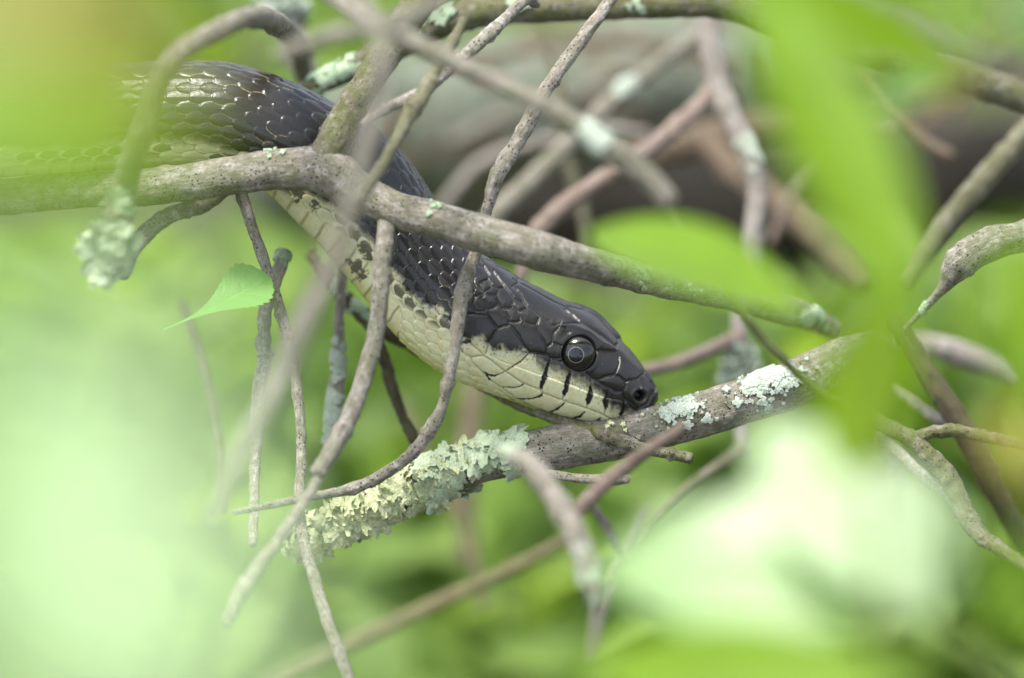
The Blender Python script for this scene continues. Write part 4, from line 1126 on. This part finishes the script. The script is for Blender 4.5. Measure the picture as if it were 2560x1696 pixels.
def scatter(name, boxes, mat, label, size, seed, group=None):
    r = np.random.RandomState(seed)
    VV, FF, AA = [], [], []
    off = 0
    for (x0, x1, y0, y1, d0, d1, n) in boxes:
        for k in range(n):
            b = P(r.uniform(x0, x1), r.uniform(y0, y1), r.uniform(d0, d1))
            L = r.uniform(*size)
            dr = np.array([r.normal(0, 1), r.normal(0, 1), r.normal(0.3, 0.6)])
            dr /= np.linalg.norm(dr)
            up = np.array([r.normal(0, .5), r.normal(-.25, .5), 1.0])
            V, F, ve = leaf_geo(b, b + dr * L, up / np.linalg.norm(up), L * r.uniform(.35, .6), n=9, m=3, curl=r.uniform(-.1, .1), fold=r.uniform(.05, .35))
            VV.append(V); FF.append(F + off); AA.append(ve); off += len(V)
    return put(name, np.vstack(VV), np.vstack(FF), mat, kind='stuff', label=label, attrs={'vein': ('FLOAT', np.concatenate(AA))}, origin=VV[0][0])


scatter('undergrowth', [(-400, 2800, 960, 1950, .34, .46, 1500), (-400, 2800, 1000, 1900, .26, .36, 1300), (-400, 2800, 1250, 2000, .22, .30, 500), (-400, 1150, 650, 1050, .26, .40, 520), (1150, 1950, 800, 1200, .24, .38, 480), (1950, 2800, 640, 1100, .24, .38, 380)], LEAFUNDER, 'low mass of blurred green leaves below and behind', (.011, .026), 8)
scatter('foliage', [(-600, 900, -250, 260, .35, .60, 240), (1000, 2900, -400, 60, .40, .75, 280)], LEAFUNDER, 'blurred leaves beyond the log', (.018, .036), 9)

# ------------------------------------------------------------------ leaves close to the lens
st, tb = branch('sapling', [(2040, 1500, -.27, 16), (2020, 1200, -.27, 14), (2010, 950, -.27, 13), (2000, 780, -.27, 12), (1990, 700, -.27, 9)], GREENSTEM, 'leafy green shoot with long upright leaves close to the camera', 'plant', seg=18, step=8, seed=101)
leaf((2095, 730, -.26), (1735, -40, -.24), 255, (.25, .2, 1), LEAF, st, fold=.5, curl=.02, wide=.48)
leaf((2060, 610, -.27), (1950, 1110, -.26), 210, (.1, .4, 1), LEAF, st, fold=.22, curl=.03)
leaf((1880, 745, -.17), (1365, 535, -.12), 205, (-.1, .6, .8), LEAF, st, fold=.25, curl=.03, wide=.56)

st, tb = branch('sprig', [(2500, 1800, -.22, 22), (2340, 1600, -.21, 18), (2230, 1490, -.20, 15), (2150, 1430, -.20, 10)], GREENSTEM, 'leafy sprig with big glossy white lit leaves low in front at the right', 'plant', seg=18, step=8, seed=102)
leaf((2240, 1350, -.23), (1385, 1320, -.23), 400, (-.177, .545, .82), LEAFSHINY, st, fold=.16, curl=.03, lay=True, wave=.03, relief=.02, wide=.52)
leaf((2150, 1420, -.24), (1760, 985, -.24), 290, (-.177, .525, .83), LEAFSHINY, st, fold=.10, curl=.03, lay=True)
leaf((2160, 1440, -.23), (2040, 1070, -.23), 270, (-.177, .515, .84), LEAFSHINY, st, fold=.06, curl=.02, lay=True)
leaf((2150, 1600, -.28), (1350, 1560, -.26), 260, (.1, .45, 1), LEAF, st, fold=.2, curl=.05)
leaf((2250, 1560, -.30), (2330, 1250, -.33), 240, (.3, .4, 1), LEAFBLUE, st, fold=.2, curl=.05)

st, tb = branch('sprig', [(2420, -150, -.22, 18), (2300, 100, -.22, 14), (2230, 220, -.22, 12), (2180, 300, -.21, 8)], OLIVE, 'shoot with orange young leaves hanging in at the top right corner', 'plant', seg=18, step=8, seed=103)
leaf((2250, 170, -.22), (1680, -20, -.24), 200, (0, .5, 1), LEAF, st, fold=.2, curl=.04)
leaf((2270, 120, -.22), (2080, -80, -.25), 160, (0, .8, .7), LEAFBLUE, st, fold=.2, curl=.04)
leaf((2300, 110, -.22), (2420, -60, -.2), 180, (.2, .3, 1), LEAFBLUE, st, fold=.2, curl=.04)
leaf((2240, 200, -.22), (2130, 260, -.2), 70, (0, .5, 1), LEAFORANGE, st, fold=.2, curl=.04)
leaf((2190, 215, -.19), (2020, 235, -.17), 110, (0, .5, 1), LEAFBLUE, st, fold=.2, curl=.04)

st, tb = branch('sprig', [(2520, 1250, -.30, 18), (2440, 1000, -.30, 14), (2400, 800, -.30, 10)], GREENSTEM, 'blurred upright leaves along the right edge', 'plant', seg=18, step=8, seed=104)
leaf((2430, 1020, -.30), (2330, 520, -.30), 170, (.2, .3, 1), LEAF, st, fold=.2, curl=.04)
leaf((2430, 1150, -.30), (2300, 950, -.28), 120, (-.2, .4, 1), LEAFY, st, fold=.2, curl=.04)

st, tb = branch('sprig', [(-700, 2300, -.72, 30), (-300, 1800, -.72, 24), (0, 1500, -.72, 18), (120, 1300, -.72, 12)], GREENSTEM, 'out of focus sprig with huge pale leaves filling the lower left corner', 'plant', seg=18, step=10, seed=105)
leaf((-40, 1760, -.72), (330, 740, -.70), 640, (-.177, .56, .81), LEAFPALE, st, fold=.08, curl=.03, lay=True)
leaf((-150, 1620, -.72), (700, 1500, -.70), 560, (-.177, .62, .80), LEAFPALE, st, fold=.1, curl=.03, lay=True)
leaf((-160, 1500, -.72), (-330, 620, -.68), 560, (.1, .6, .8), LEAFBLUE, st, fold=.15, curl=.05)

st, tb = branch('sprig', [(-800, -300, -.55, 30), (-400, -50, -.55, 22), (-150, 60, -.55, 14)], OLIVE, 'out of focus sprig with yellow green leaves over the upper left corner', 'plant', seg=18, step=10, seed=106)
leaf((-250, 20, -.55), (460, 170, -.50), 350, (0, .35, 1), LEAFY, st, fold=.15, curl=.05)
leaf((-300, 0, -.55), (300, -60, -.55), 300, (0, .5, 1), LEAFY, st, fold=.15, curl=.05)
leaf((-330, 260, -.50), (440, 330, -.5), 470, (.1, .5, .9), LEAF, st, fold=.15, curl=.05)
